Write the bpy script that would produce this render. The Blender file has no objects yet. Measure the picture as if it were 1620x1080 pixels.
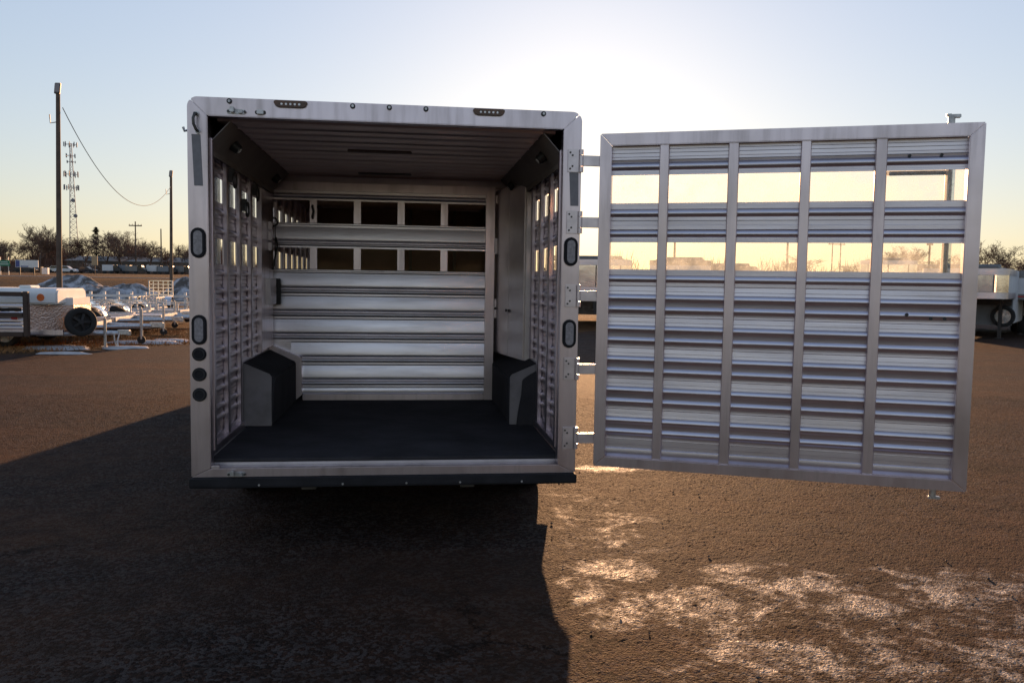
import bpy, bmesh, math, random
from mathutils import Vector, Matrix, Euler
random.seed(7)
scene = bpy.context.scene
col = scene.collection
R = math.radians

# ------------------------------------------------------------------ camera
cam_d = bpy.data.cameras.new('camera'); cam = bpy.data.objects.new('camera', cam_d); col.objects.link(cam)
cam_d.sensor_width = 36.0; cam_d.lens = 1312.09 / 1620 * 36.0
cam_d.clip_start = 0.05; cam_d.clip_end = 3000
YAW, PITCH, ROLL = 0.1237, 0.0711, 0.0153
fw = Vector((math.sin(YAW) * math.cos(PITCH), math.cos(YAW) * math.cos(PITCH), -math.sin(PITCH)))
rt = Vector((math.cos(YAW), -math.sin(YAW), 0)); up = rt.cross(fw)
r2 = math.cos(ROLL) * rt + math.sin(ROLL) * up; u2 = -math.sin(ROLL) * rt + math.cos(ROLL) * up
cam.matrix_world = Matrix(((r2.x, u2.x, -fw.x, 0.1099), (r2.y, u2.y, -fw.y, -4.6385), (r2.z, u2.z, -fw.z, 1.5277), (0, 0, 0, 1)))
scene.camera = cam

# ------------------------------------------------------------------ sky and sun
SUN_EL, SUN_AZ = R(10.2), R(11.8)          # azimuth measured from +Y towards +X
world = bpy.data.worlds.new('World'); scene.world = world; world.use_nodes = True
wn = world.node_tree.nodes; wl = world.node_tree.links
bgn = wn['Background']
sky = wn.new('ShaderNodeTexSky'); sky.sky_type = 'NISHITA'; sky.sun_disc = False
sky.sun_elevation = SUN_EL; sky.sun_rotation = SUN_AZ
sky.air_density = 1.5; sky.dust_density = 0.5; sky.ozone_density = 1.0; sky.altitude = 200
tone = wn.new('ShaderNodeGamma'); tone.inputs[1].default_value = 0.55       # the photograph's soft tone curve
wbal = wn.new('ShaderNodeMix'); wbal.data_type = 'RGBA'; wbal.blend_type = 'MULTIPLY'; wbal.inputs[0].default_value = 1.0
wbal.inputs[7].default_value = (1.205, 1.313, 1.708, 1)                        # and its white balance, the same for the whole sky
wl.new(sky.outputs[0], tone.inputs[0]); wl.new(tone.outputs[0], wbal.inputs[6]); wl.new(wbal.outputs[2], bgn.inputs[0])
bgn.inputs[1].default_value = 0.13
sun_d = bpy.data.lights.new('sun', 'SUN'); sun_d.energy = 5.0; sun_d.angle = R(0.53); sun_d.color = (1.0, 0.55, 0.27)
sun = bpy.data.objects.new('sun', sun_d); col.objects.link(sun)
sd = Vector((math.sin(SUN_AZ) * math.cos(SUN_EL), math.cos(SUN_AZ) * math.cos(SUN_EL), math.sin(SUN_EL)))
sun.rotation_euler = (-sd).to_track_quat('-Z', 'Y').to_euler()
sun.location = (10, 40, 30)
scene.view_settings.view_transform = 'Standard'; scene.view_settings.look = 'None'
scene.view_settings.exposure = 0.65; scene.view_settings.gamma = 1.0
scene.render.engine = 'CYCLES'
try:
    scene.cycles.max_bounces = 6; scene.cycles.diffuse_bounces = 4; scene.cycles.glossy_bounces = 4; scene.cycles.transparent_max_bounces = 16; scene.cycles.caustics_reflective = False
    scene.cycles.caustics_refractive = False
except Exception: pass

# ------------------------------------------------------------------ mesh helper
class MB:
    def __init__(s): s.v = []; s.f = []
    def add(s, vs, fs):
        o = len(s.v); s.v += [tuple(p) for p in vs]; s.f += [tuple(i + o for i in f) for f in fs]; return s
    def box(s, x0, x1, y0, y1, z0, z1):
        return s.add([(x0,y0,z0),(x1,y0,z0),(x1,y1,z0),(x0,y1,z0),(x0,y0,z1),(x1,y0,z1),(x1,y1,z1),(x0,y1,z1)],
                     [(0,3,2,1),(4,5,6,7),(0,1,5,4),(1,2,6,5),(2,3,7,6),(3,0,4,7)])
    def prism(s, poly, axis, a, b):
        # poly: list of 2D points; axis 'x','y','z' extrusion from a to b
        n = len(poly)
        def P(u, v, w): return {'x': (w, u, v), 'y': (u, w, v), 'z': (u, v, w)}[axis]
        vs = [P(u, v, a) for u, v in poly] + [P(u, v, b) for u, v in poly]
        fs = [tuple(range(n)), tuple(range(2*n-1, n-1, -1))] + [(i, i+n, (i+1) % n + n, (i+1) % n) for i in range(n)]
        return s.add(vs, fs)
    def tube(s, pts, r, n=8, r_end=None, cap=True):
        pts = [Vector(p) for p in pts]; m = len(pts); base = len(s.v); prev = None
        for i, p in enumerate(pts):
            d = (pts[min(i+1, m-1)] - pts[max(i-1, 0)]).normalized()
            if prev is None:
                a = d.cross(Vector((0, 0, 1)));
                if a.length < 1e-3: a = d.cross(Vector((1, 0, 0)))
            else: a = prev - d * prev.dot(d)
            a.normalize(); prev = a; b = d.cross(a)
            rr = r if r_end is None else r + (r_end - r) * i / max(1, m-1)
            for k in range(n):
                t = 2 * math.pi * k / n; s.v.append(tuple(p + a * math.cos(t) * rr + b * math.sin(t) * rr))
        for i in range(m-1):
            for k in range(n):
                k2 = (k+1) % n; s.f.append((base+i*n+k, base+i*n+k2, base+(i+1)*n+k2, base+(i+1)*n+k))
        if cap:
            s.f.append(tuple(base + k for k in range(n-1, -1, -1))); s.f.append(tuple(base + (m-1)*n + k for k in range(n)))
        return s
    def cyl(s, c, axis, r, h, n=20):
        a = {'x': Vector((1,0,0)), 'y': Vector((0,1,0)), 'z': Vector((0,0,1))}[axis] if isinstance(axis, str) else Vector(axis).normalized()
        c = Vector(c); return s.tube([c - a*h/2, c + a*h/2], r, n)
    def lathe(s, prof, c, axis='x', n=24):
        # prof: list of (along, radius), closed loop
        c = Vector(c); b = len(s.v); m = len(prof)
        for k in range(n):
            t = 2*math.pi*k/n; cs, sn = math.cos(t), math.sin(t)
            for h, r in prof:
                q = {'x': (h, r*cs, r*sn), 'y': (r*cs, h, r*sn), 'z': (r*cs, r*sn, h)}[axis]
                s.v.append(tuple(c + Vector(q)))
        for k in range(n):
            for i in range(m):
                s.f.append((b+k*m+i, b+k*m+(i+1) % m, b+((k+1) % n)*m+(i+1) % m, b+((k+1) % n)*m+i))
        return s
    def torus(s, c, axis, R_, r, n=20, k=6):
        return s.lathe([(r*math.sin(2*math.pi*i/k), R_ + r*math.cos(2*math.pi*i/k)) for i in range(k)], c, axis, n)
    def mesh(s, name, bevel=0, smooth=None):
        me = bpy.data.meshes.new(name); me.from_pydata(s.v, [], s.f)
        bm = bmesh.new(); bm.from_mesh(me)
        bmesh.ops.recalc_face_normals(bm, faces=bm.faces)
        if bevel:
            es = [e for e in bm.edges if len(e.link_faces) == 2 and e.calc_face_angle(0) > 0.6]
            bmesh.ops.bevel(bm, geom=es, offset=bevel, segments=2, affect='EDGES', clamp_overlap=True)
        bm.to_mesh(me); bm.free()
        if smooth is not None:
            me.shade_smooth(); me.set_sharp_from_angle(angle=R(smooth))
        return me

def link(name, me, mat, parent=None, loc=None, rot=None):
    o = bpy.data.objects.new(name, me); col.objects.link(o)
    if mat is not None and me is not None and len(me.materials) == 0: me.materials.append(mat)
    if parent: o.parent = parent
    if loc: o.location = loc
    if rot: o.rotation_euler = rot
    return o
def obj(name, mb, mat, parent=None, bevel=0, smooth=None, loc=None, rot=None):
    return link(name, mb.mesh(name, bevel, smooth), mat, parent, loc, rot)
def tag(o, label, cat, group=None):
    o['label'] = label; o['category'] = cat
    if group: o['group'] = group
    return o
def thing(name, label, cat, loc=(0,0,0), rz=0, group=None):
    o = bpy.data.objects.new(name, None); col.objects.link(o); o.location = loc; o.rotation_euler = (0, 0, rz)
    o.empty_display_size = 0.2
    return tag(o, label, cat, group)
def struct(o): o['kind'] = 'structure'; return o
def stuff(o, label, cat=None):
    o['kind'] = 'stuff'; o['label'] = label
    if cat: o['category'] = cat
    return o
def copy_tree(o, parent=None):
    c = o.copy(); col.objects.link(c)
    if parent: c.parent = parent
    for ch in o.children: copy_tree(ch, c)
    return c

# ------------------------------------------------------------------ materials
def ramp(nt, src, stops):
    n = nt.nodes.new('ShaderNodeValToRGB'); e = n.color_ramp.elements
    while len(e) < len(stops): e.new(0.5)
    for el, (p, c) in zip(e, stops):
        el.position = p; el.color = (c, c, c, 1) if not isinstance(c, tuple) else (*c, 1)
    nt.links.new(src, n.inputs[0]); return n.outputs[0]
def noise(nt, coord, scale, detail=4, rough=0.55, dist=0.0):
    n = nt.nodes.new('ShaderNodeTexNoise'); n.inputs['Scale'].default_value = scale; n.inputs['Detail'].default_value = detail
    n.inputs['Roughness'].default_value = rough; n.inputs['Distortion'].default_value = dist
    nt.links.new(coord, n.inputs['Vector']); return n.outputs[0]
def mapping(nt, src, scale=(1,1,1), loc=(0,0,0), rot=(0,0,0)):
    n = nt.nodes.new('ShaderNodeMapping'); n.inputs['Scale'].default_value = scale; n.inputs['Location'].default_value = loc
    n.inputs['Rotation'].default_value = rot
    nt.links.new(src, n.inputs[0]); return n.outputs[0]
def mixc(nt, fac, a, b, mode='MIX'):
    n = nt.nodes.new('ShaderNodeMix'); n.data_type = 'RGBA'; n.blend_type = mode
    for s, v in ((n.inputs[0], fac), (n.inputs[6], a), (n.inputs[7], b)):
        if hasattr(v, 'is_output') or hasattr(v, 'links'): nt.links.new(v, s)
        elif isinstance(v, tuple): s.default_value = (*v, 1)
        else: s.default_value = v
    return n.outputs[2]
def math_(nt, op, a, b=0.0):
    n = nt.nodes.new('ShaderNodeMath'); n.operation = op
    for s, v in ((n.inputs[0], a), (n.inputs[1], b)):
        if hasattr(v, 'links'): nt.links.new(v, s)
        else: s.default_value = v
    return n.outputs[0]
def new_mat(name):
    m = bpy.data.materials.new(name); m.use_nodes = True; nt = m.node_tree
    return m, nt, nt.nodes['Principled BSDF'], nt.nodes.new('ShaderNodeTexCoord')
def bump(nt, h, strength, dist, b):
    n = nt.nodes.new('ShaderNodeBump'); n.inputs['Strength'].default_value = strength; n.inputs['Distance'].default_value = dist
    nt.links.new(h, n.inputs['Height']); nt.links.new(n.outputs[0], b.inputs['Normal'])
def aluminium(name, base=(0.66,0.60,0.635), rough=0.33, stretch=(1,1,1), dirt=0.25, dirt_col=(0.30,0.26,0.24), streak=6.0):
    m, nt, b, tc = new_mat(name); o = tc.outputs['Object']
    st = noise(nt, mapping(nt, o, stretch), streak, 5, 0.6)
    big = noise(nt, o, 1.7, 4)
    c = mixc(nt, ramp(nt, big, [(0.45, 0.0), (0.8, dirt)]), base, dirt_col)
    c = mixc(nt, ramp(nt, st, [(0.5, 0.0), (0.85, dirt)]), c, dirt_col)
    nt.links.new(c, b.inputs['Base Color'])
    b.inputs['Metallic'].default_value = 1.0
    rr = math_(nt, 'ADD', math_(nt, 'MULTIPLY', st, 0.22), rough - 0.1)
    nt.links.new(rr, b.inputs['Roughness'])
    fine = noise(nt, mapping(nt, o, stretch), streak * 22, 3)
    wob = noise(nt, mapping(nt, o, stretch), 2.2, 3)
    bump(nt, math_(nt, 'ADD', math_(nt, 'MULTIPLY', fine, 0.12), math_(nt, 'MULTIPLY', wob, 1.6)), 1.0, 0.002, b)
    return m
def plain(name, c, rough=0.6, metal=0.0, var=0.25, scale=8.0, bmp=0.0, spec=0.5):
    m, nt, b, tc = new_mat(name); n = noise(nt, tc.outputs['Object'], scale, 5)
    d = tuple(x * (1 - var) for x in c); l = tuple(min(1, x * (1 + var)) for x in c)
    nt.links.new(mixc(nt, ramp(nt, n, [(0.3, 0.0), (0.7, 1.0)]), d, l), b.inputs['Base Color'])
    b.inputs['Roughness'].default_value = rough; b.inputs['Metallic'].default_value = metal
    b.inputs['Specular IOR Level'].default_value = spec
    if bmp: bump(nt, noise(nt, tc.outputs['Object'], scale * 6, 4), bmp, 0.01, b)
    return m
M = {}
M['alu_v'] = aluminium('aluminium_upright', base=(0.66,0.585,0.63), stretch=(3,3,0.25), dirt=0.55)
M['alu_h'] = aluminium('aluminium_slat', base=(0.68,0.64,0.69), stretch=(0.25,3,3), rough=0.36, dirt=0.25)
M['alu_gate'] = aluminium('aluminium_gate_slat', base=(0.80,0.76,0.80), stretch=(0.25,3,3), rough=0.38, dirt=0.25)
M['alu_y'] = aluminium('aluminium_wall_slat', stretch=(3,0.25,3), rough=0.36, dirt=0.45)
M['alu_dull'] = aluminium('aluminium_dull', base=(0.58,0.54,0.55), rough=0.5, dirt=0.4)
M['liner'] = aluminium('satin_liner_sheet', base=(0.82,0.76,0.74), rough=0.42, dirt=0.15)
M['alu_polish'] = aluminium('aluminium_polished', base=(0.80,0.80,0.82), rough=0.16, dirt=0.1)
M['alu_white'] = plain('white_aluminium_sheet', (0.66,0.66,0.67), 0.4, 0.0, 0.06, 2)
M['ceiling'] = aluminium('ceiling_sheet', base=(0.88,0.70,0.62), rough=0.42, dirt=0.2, stretch=(0.3,3,3))
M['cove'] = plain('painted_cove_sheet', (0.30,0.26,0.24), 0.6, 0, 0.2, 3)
M['box_plate'] = aluminium('grimy_box_plate', base=(0.30,0.28,0.29), rough=0.55, dirt=0.6, dirt_col=(0.14,0.12,0.11))
M['galv'] = plain('galvanised_steel', (0.5,0.5,0.5), 0.42, 0.8, 0.3, 20)
M['rubber'] = plain('black_rubber', (0.018,0.017,0.019), 0.75, 0, 0.4, 6, 0.3, 0.25)
M['mat'] = plain('rubber_floor_mat', (0.045,0.040,0.044), 0.8, 0, 0.4, 3, 0.4, 0.3)
M['tyre'] = plain('tyre_rubber', (0.02,0.02,0.02), 0.8, 0, 0.3, 10, 0.3)
M['black'] = plain('black_paint', (0.02,0.02,0.022), 0.45, 0, 0.3, 6)
M['steel_dark'] = plain('dark_steel', (0.09,0.085,0.08), 0.5, 0.6, 0.3, 10)
M['hinge'] = plain('brushed_hinge', (0.64,0.58,0.60), 0.38, 0.9, 0.15, 12)
M['reflector'] = plain('grey_reflective_tape', (0.20,0.19,0.20), 0.5, 0.2, 0.1, 30)
M['lens'] = plain('clear_lamp_lens', (0.26,0.24,0.25), 0.3, 0, 0.3, 60)
M['amber'] = plain('dark_amber_lens', (0.10,0.035,0.012), 0.25, 0, 0.4, 30)
M['led'] = plain('led_emitter', (0.80,0.78,0.76), 0.25, 0.2, 0.1, 30)
M['brown_paint'] = plain('brown_painted_tube', (0.045,0.022,0.016), 0.5, 0, 0.3, 10)
M['white_paint'] = plain('white_paint', (0.78,0.77,0.75), 0.45, 0, 0.08, 3)
M['pole'] = plain('weathered_pole', (0.11,0.08,0.06), 0.8, 0, 0.35, 3)
M['warm_lit_alu'] = plain('warm_lit_bulkhead_alu', (0.62,0.38,0.21), 0.6, 0, 0.25, 2)  # dim aluminium; the warm light on it is put into this brown
M['bark'] = plain('bare_bark', (0.13,0.085,0.062), 0.9, 0, 0.3, 1)
M['bark2'] = plain('reddish_bark', (0.17,0.092,0.062), 0.9, 0, 0.3, 1)
M['needle'] = plain('dark_needles', (0.03,0.04,0.02), 0.8, 0, 0.4, 1)
M['green'] = plain('green_sign_face', (0.01,0.20,0.10), 0.45, 0, 0.1, 1)
M['blue'] = plain('blue_print', (0.08,0.10,0.28), 0.5, 0, 0.2, 1)
M['orange'] = plain('orange_decal', (0.75,0.16,0.03), 0.5, 0, 0.15, 20)
M['red'] = plain('red_marker', (0.45,0.02,0.02), 0.4, 0, 0.15, 20)
M['grey_wall'] = plain('grey_metal_cladding', (0.14,0.125,0.11), 0.7, 0, 0.25, 0.5)
M['roof'] = plain('pale_roof_sheet', (0.20,0.19,0.18), 0.6, 0, 0.2, 0.5)
M['glass_dark'] = plain('dark_window_glass', (0.02,0.022,0.025), 0.1, 0, 0.2, 1)
M['car_paint'] = plain('dark_car_paint', (0.03,0.032,0.04), 0.25, 0.3, 0.2, 1)
M['tan'] = plain('tan_siding', (0.40,0.30,0.18), 0.6, 0, 0.2, 1)
M['snow'] = plain('dirty_snow', (0.48,0.46,0.46), 0.7, 0, 0.2, 4, 0.6)
M['hvac'] = plain('grey_plastic_cover', (0.20,0.21,0.23), 0.6, 0, 0.15, 3)

def diamond_plate():
    m, nt, b, tc = new_mat('diamond_tread_plate'); o = tc.outputs['Object']
    n = nt.nodes.new('ShaderNodeTexVoronoi'); n.inputs['Scale'].default_value = 30
    nt.links.new(o, n.inputs['Vector'])
    b.inputs['Base Color'].default_value = (0.66,0.50,0.42,1); b.inputs['Metallic'].default_value = 0.9; b.inputs['Roughness'].default_value = 0.4  # tan base carries the plate's orange reflection
    bump(nt, n.outputs[0], 0.8, 0.01, b); return m
M['tread'] = diamond_plate()

def pane_mat():
    m, nt, b, tc = new_mat('dusty_yellowed_acrylic'); o = tc.outputs['Object']
    out = nt.nodes['Material Output']; nt.nodes.remove(b)
    tr = nt.nodes.new('ShaderNodeBsdfTransparent'); tr.inputs[0].default_value = (0.992,0.98,0.945,1)
    tl = nt.nodes.new('ShaderNodeBsdfTranslucent'); tl.inputs[0].default_value = (0.80,0.86,0.88,1)
    gl = nt.nodes.new('ShaderNodeBsdfGlossy'); gl.inputs['Roughness'].default_value = 0.06
    blot = noise(nt, o, 9, 6, 0.65); scr = noise(nt, mapping(nt, o, (1,1,0.06), rot=(0,0.3,0)), 60, 3)
    spots = noise(nt, o, 70, 3, 0.6)
    f = math_(nt, 'ADD', ramp(nt, blot, [(0.34, 0.06), (0.70, 0.30)]), ramp(nt, spots, [(0.58, 0.0), (0.72, 0.22)]))
    f = math_(nt, 'ADD', f, ramp(nt, scr, [(0.62, 0.0), (0.8, 0.06)]))
    s1 = nt.nodes.new('ShaderNodeMixShader'); nt.links.new(f, s1.inputs[0]); nt.links.new(tr.outputs[0], s1.inputs[1]); nt.links.new(tl.outputs[0], s1.inputs[2])
    fr = nt.nodes.new('ShaderNodeFresnel'); fr.inputs[0].default_value = 1.45
    s2 = nt.nodes.new('ShaderNodeMixShader'); nt.links.new(fr.outputs[0], s2.inputs[0]); nt.links.new(s1.outputs[0], s2.inputs[1]); nt.links.new(gl.outputs[0], s2.inputs[2])
    nt.links.new(s2.outputs[0], out.inputs[0]); return m
M['pane'] = pane_mat()

def asphalt():
    m, nt, b, tc = new_mat('worn_salted_asphalt'); o = tc.outputs['Object']
    def voro(scale):
        v = nt.nodes.new('ShaderNodeTexVoronoi'); v.inputs['Scale'].default_value = scale; nt.links.new(o, v.inputs['Vector'])
        sp = nt.nodes.new('ShaderNodeSeparateColor'); nt.links.new(v.outputs['Color'], sp.inputs[0]); return v.outputs['Distance'], sp.outputs[0]
    d1, c1 = voro(120); d2, c2 = voro(58)
    fine = noise(nt, o, 75, 6, 0.75); mid = noise(nt, o, 5, 5, 0.6); big = noise(nt, o, 0.35, 5, 0.6, 0.6); dust = noise(nt, mapping(nt, o, (0.5,1.2,1)), 0.8, 6, 0.65)
    grain = math_(nt, 'ADD', math_(nt, 'MULTIPLY', c1, 0.55), math_(nt, 'MULTIPLY', c2, 0.45))
    c = mixc(nt, ramp(nt, grain, [(0.12, 0.0), (0.55, 0.45), (0.92, 1.0)]), (0.009,0.0065,0.006), (0.118,0.062,0.043))
    c = mixc(nt, ramp(nt, c2, [(0.60, 0.0), (0.64, 0.7)]), c, (0.105,0.092,0.088))
    c = mixc(nt, ramp(nt, fine, [(0.40, 0.55), (0.58, 0.0)]), c, (0.012,0.009,0.008))
    c = mixc(nt, ramp(nt, math_(nt, 'ADD', math_(nt, 'MULTIPLY', dust, 0.6), math_(nt, 'MULTIPLY', big, 0.4)), [(0.42, 0.0), (0.66, 0.62)]), c, (0.116,0.053,0.027))
    c = mixc(nt, ramp(nt, mid, [(0.34, 0.45), (0.55, 0.0)]), c, (0.022,0.016,0.013))
    band = noise(nt, mapping(nt, o, (0.05,0.8,1)), 1.0, 5)
    c = mixc(nt, ramp(nt, band, [(0.52, 0.0), (0.7, 0.5)]), c, (0.030,0.022,0.019))
    # dried salt blooms: a stain with its own shape, right of the trailer's corner
    sep = nt.nodes.new('ShaderNodeSeparateXYZ'); nt.links.new(o, sep.inputs[0])
    def reg(cx, cy, rx, ry):
        dx = math_(nt, 'DIVIDE', math_(nt, 'SUBTRACT', sep.outputs[0], cx), rx); dy = math_(nt, 'DIVIDE', math_(nt, 'SUBTRACT', sep.outputs[1], cy), ry)
        q = math_(nt, 'ADD', math_(nt, 'MULTIPLY', dx, dx), math_(nt, 'MULTIPLY', dy, dy))
        return math_(nt, 'MAXIMUM', math_(nt, 'SUBTRACT', 1.0, q), 0.0)
    regs = [(1.18,-0.42,0.30,0.22,1.0),(1.08,-0.92,0.22,0.34,0.95),(1.02,-0.55,0.20,0.14,0.9),(1.60,-0.95,0.42,0.42,0.9),(2.0,-0.72,0.50,0.30,0.85),(2.25,-1.05,0.50,0.38,0.85),(2.9,-0.85,0.7,0.45,0.7),(1.6,-1.5,0.55,0.35,0.75),(2.4,-1.55,0.7,0.35,0.7),(3.1,-1.3,0.6,0.6,0.6),(1.75,1.97,0.42,0.20,1.0),(1.3,0.5,0.5,0.9,0.30),(1.9,-0.45,0.35,0.12,0.7)]
    region = 0.0
    for cx, cy, rx, ry, w in regs: region = math_(nt, 'MAXIMUM', region, math_(nt, 'MULTIPLY', reg(cx,cy,rx,ry), w))
    blob = noise(nt, mapping(nt, o, (1.0,1.15,1)), 4.2, 9, 0.72, 0.6); blob2 = noise(nt, o, 17, 6, 0.7)
    sn = math_(nt, 'ADD', math_(nt, 'MULTIPLY', math_(nt, 'SUBTRACT', blob, 0.5), 2.6), math_(nt, 'MULTIPLY', math_(nt, 'SUBTRACT', blob2, 0.5), 1.0))
    salt = math_(nt, 'MULTIPLY', ramp(nt, math_(nt, 'ADD', math_(nt, 'MULTIPLY', region, 0.46), sn), [(0.15, 0.0), (0.38, 0.5), (0.62, 1.0)]), ramp(nt, region, [(0.0, 0.06), (0.22, 1.0)]))
    spk = ramp(nt, math_(nt, 'ADD', math_(nt, 'MULTIPLY', grain, 0.55), math_(nt, 'MULTIPLY', fine, 0.65)), [(0.40, 0.0), (0.66, 1.0)])
    c = mixc(nt, math_(nt, 'MULTIPLY', math_(nt, 'MULTIPLY', salt, spk), 0.55), c, (0.58,0.56,0.53))
    oil = noise(nt, mapping(nt, o, (0.9,0.7,1), (3.1,1.7,0)), 1.1, 3, 0.5)
    c = mixc(nt, ramp(nt, oil, [(0.66, 0.0), (0.74, 0.55)]), c, (0.014,0.011,0.010))
    ck = nt.nodes.new('ShaderNodeTexVoronoi'); ck.feature = 'DISTANCE_TO_EDGE'; ck.inputs['Scale'].default_value = 0.28
    wob = nt.nodes.new('ShaderNodeVectorMath'); wob.operation = 'ADD'; nz = nt.nodes.new('ShaderNodeTexNoise'); nz.inputs['Scale'].default_value = 1.6; nz.inputs['Detail'].default_value = 9; nz.inputs['Roughness'].default_value = 0.7
    nt.links.new(o, nz.inputs['Vector']); nt.links.new(o, wob.inputs[0]); nt.links.new(nz.outputs[1], wob.inputs[1]); nt.links.new(wob.outputs[0], ck.inputs['Vector'])
    crack = math_(nt, 'MULTIPLY', ramp(nt, ck.outputs[0], [(0.0, 1.0), (0.0035, 0.0)]), ramp(nt, big, [(0.45, 0.0), (0.60, 1.0)]))
    c = mixc(nt, math_(nt, 'MULTIPLY', crack, 0.7), c, (0.010,0.008,0.008))
    nt.links.new(c, b.inputs['Base Color'])
    wet = math_(nt, 'MULTIPLY', salt, spk)
    nt.links.new(math_(nt, 'ADD', math_(nt, 'MULTIPLY', wet, 0.32), 0.06), b.inputs['Specular IOR Level'])
    nt.links.new(math_(nt, 'SUBTRACT', math_(nt, 'ADD', math_(nt, 'MULTIPLY', grain, 0.2), 0.70), math_(nt, 'MULTIPLY', wet, 0.30)), b.inputs['Roughness'])
    h = math_(nt, 'ADD', math_(nt, 'MULTIPLY', d1, -0.9), math_(nt, 'ADD', math_(nt, 'MULTIPLY', fine, 0.8), math_(nt, 'MULTIPLY', d2, -0.9)))
    h = math_(nt, 'SUBTRACT', h, crack)
    bump(nt, h, 1.0, 0.010, b)
    return m
M['asphalt'] = asphalt()

def soil():
    m, nt, b, tc = new_mat('dry_winter_grass_ground'); o = tc.outputs['Object']
    a = noise(nt, o, 0.25, 6, 0.6); f = noise(nt, mapping(nt, o, (1,2,1)), 5, 6, 0.7)
    c = mixc(nt, ramp(nt, f, [(0.35, 0.0), (0.7, 1.0)]), (0.05,0.024,0.011), (0.22,0.105,0.036))
    c = mixc(nt, ramp(nt, a, [(0.45, 0.0), (0.6, 0.7)]), c, (0.06,0.04,0.028))
    nt.links.new(c, b.inputs['Base Color']); b.inputs['Roughness'].default_value = 0.95; b.inputs['Specular IOR Level'].default_value = 0.1
    bump(nt, f, 1.0, 0.08, b); return m
M['soil'] = soil()
def road_mat():
    m, nt, b, tc = new_mat('highway_asphalt'); f = noise(nt, mapping(nt, tc.outputs['Object'], (0.1,1,1)), 2, 5)
    nt.links.new(mixc(nt, f, (0.08,0.07,0.065), (0.16,0.14,0.125)), b.inputs['Base Color']); b.inputs['Roughness'].default_value = 0.6; return m
M['road'] = road_mat()
def pile_mat():
    m, nt, b, tc = new_mat('crusted_snow_and_gravel'); o = tc.outputs['Object']
    f = noise(nt, o, 1.1, 6, 0.65, 0.5)
    nt.links.new(mixc(nt, ramp(nt, f, [(0.42, 0.0), (0.62, 1.0)]), (0.10,0.085,0.075), (0.55,0.55,0.58)), b.inputs['Base Color'])
    b.inputs['Roughness'].default_value = 0.85; bump(nt, noise(nt, o, 5, 6, 0.7), 0.8, 0.15, b); return m
M['pile'] = pile_mat()

# ------------------------------------------------------------------ ground
def terrain_z(x, y):
    t = min(1, max(0, (y - 60) / 18)); t = t*t*(3-2*t)
    z = 1.38 * t
    if y > 96: z += min(1.2, (y - 96) * 0.008)
    return z
g = MB(); xs = [-900,-500,-300,-200,-140,-100,-70,-50,-35,-25,-18,-12,-8,-4,0,4,8,12,18,25,35,50,70,100,140,200,300,500,900]
ys = [-300,-60,-20,0,8,12,16,22,30,40,50,58] + [60+2*i for i in range(10)] + [80,90,98,110,130,160,200,250,320,420,600,1000,1800]
for y in ys:
    for x in xs:
        nzz = 0 if y < 17 else 0.05 * math.sin(x*0.9 + y*1.7)
        g.v.append((x, y, terrain_z(x, y) - 0.02 + (nzz if y < 58 else 0)*0.4))
nx = len(xs)
for j in range(len(ys)-1):
    for i in range(nx-1): g.f.append((j*nx+i, j*nx+i+1, (j+1)*nx+i+1, (j+1)*nx+i))
struct(obj('ground', g, M['soil'], smooth=60))
# asphalt lot with a ragged far edge
a = MB(); edge = [(-60,9.0),(-30,10.0),(-14,11.2),(-9.5,11.9),(-8.4,12.0),(-7.3,12.35),(-6.3,13.0),(-5.5,14.1),(-4.4,15.4),(-2.6,16.3),(0,17.5),(4,19),(8,24),(14,29),(22,31),(40,33),(90,36)]
pts = []
for (x0,y0),(x1,y1) in zip(edge[:-1], edge[1:]):
    for k in range(6):
        t = k/6; pts.append((x0+(x1-x0)*t, y0+(y1-y0)*t + random.uniform(-0.10,0.10)))
pts.append(edge[-1])
n = len(pts); a.v = [(x,y,0.0) for x,y in pts] + [(x,-80,0.0) for x,y in pts]
a.f = [(i+n, i+1+n, i+1, i) for i in range(n-1)]
struct(obj('asphalt_lot', a, M['asphalt']))
# the near pavement has its own stony relief, so grazing light catches every stone
import numpy as np
rs = np.random.RandomState(4); STEP = 0.015
gx = np.arange(-7.0, 9.0, STEP); gy = np.arange(-2.1, 7.6, STEP); NX, NY = len(gx), len(gy)
def blur(a_, n):
    for _ in range(n): a_ = (a_ + np.roll(a_,1,0) + np.roll(a_,-1,0) + np.roll(a_,1,1) + np.roll(a_,-1,1)) / 5
    return a_
hgt = rs.rand(NY,NX)*0.0044 + blur(rs.rand(NY,NX),3)*0.004 + blur(rs.rand(NY,NX),40)*0.05
hgt -= hgt.mean(); Xg, Yg = np.meshgrid(gx, gy)
Xg = Xg + rs.uniform(-0.3,0.3,Xg.shape)*STEP; Yg = Yg + rs.uniform(-0.3,0.3,Yg.shape)*STEP
fade = np.clip((7.4-Yg)/1.5,0,1)*np.clip((Xg+6.9)/0.8,0,1)*np.clip((8.9-Xg)/0.8,0,1)
vv = np.stack([Xg, Yg, 0.008 + np.clip(hgt,-0.007,0.02)*fade], -1).reshape(-1,3).astype(np.float32)
ii = np.arange(NY*NX, dtype=np.int32).reshape(NY,NX)
qq = np.stack([ii[:-1,:-1],ii[:-1,1:],ii[1:,1:],ii[1:,:-1]],-1).reshape(-1,4)
rme = bpy.data.meshes.new('asphalt_relief'); rme.vertices.add(len(vv)); rme.vertices.foreach_set('co', vv.ravel())
rme.loops.add(qq.size); rme.loops.foreach_set('vertex_index', qq.ravel()); rme.polygons.add(len(qq)); rme.polygons.foreach_set('loop_start', np.arange(0,qq.size,4,dtype=np.int32))
rme.update(calc_edges=True); rme.shade_smooth()
struct(link('asphalt_surface', rme, M['asphalt']))
rd = MB()
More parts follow.
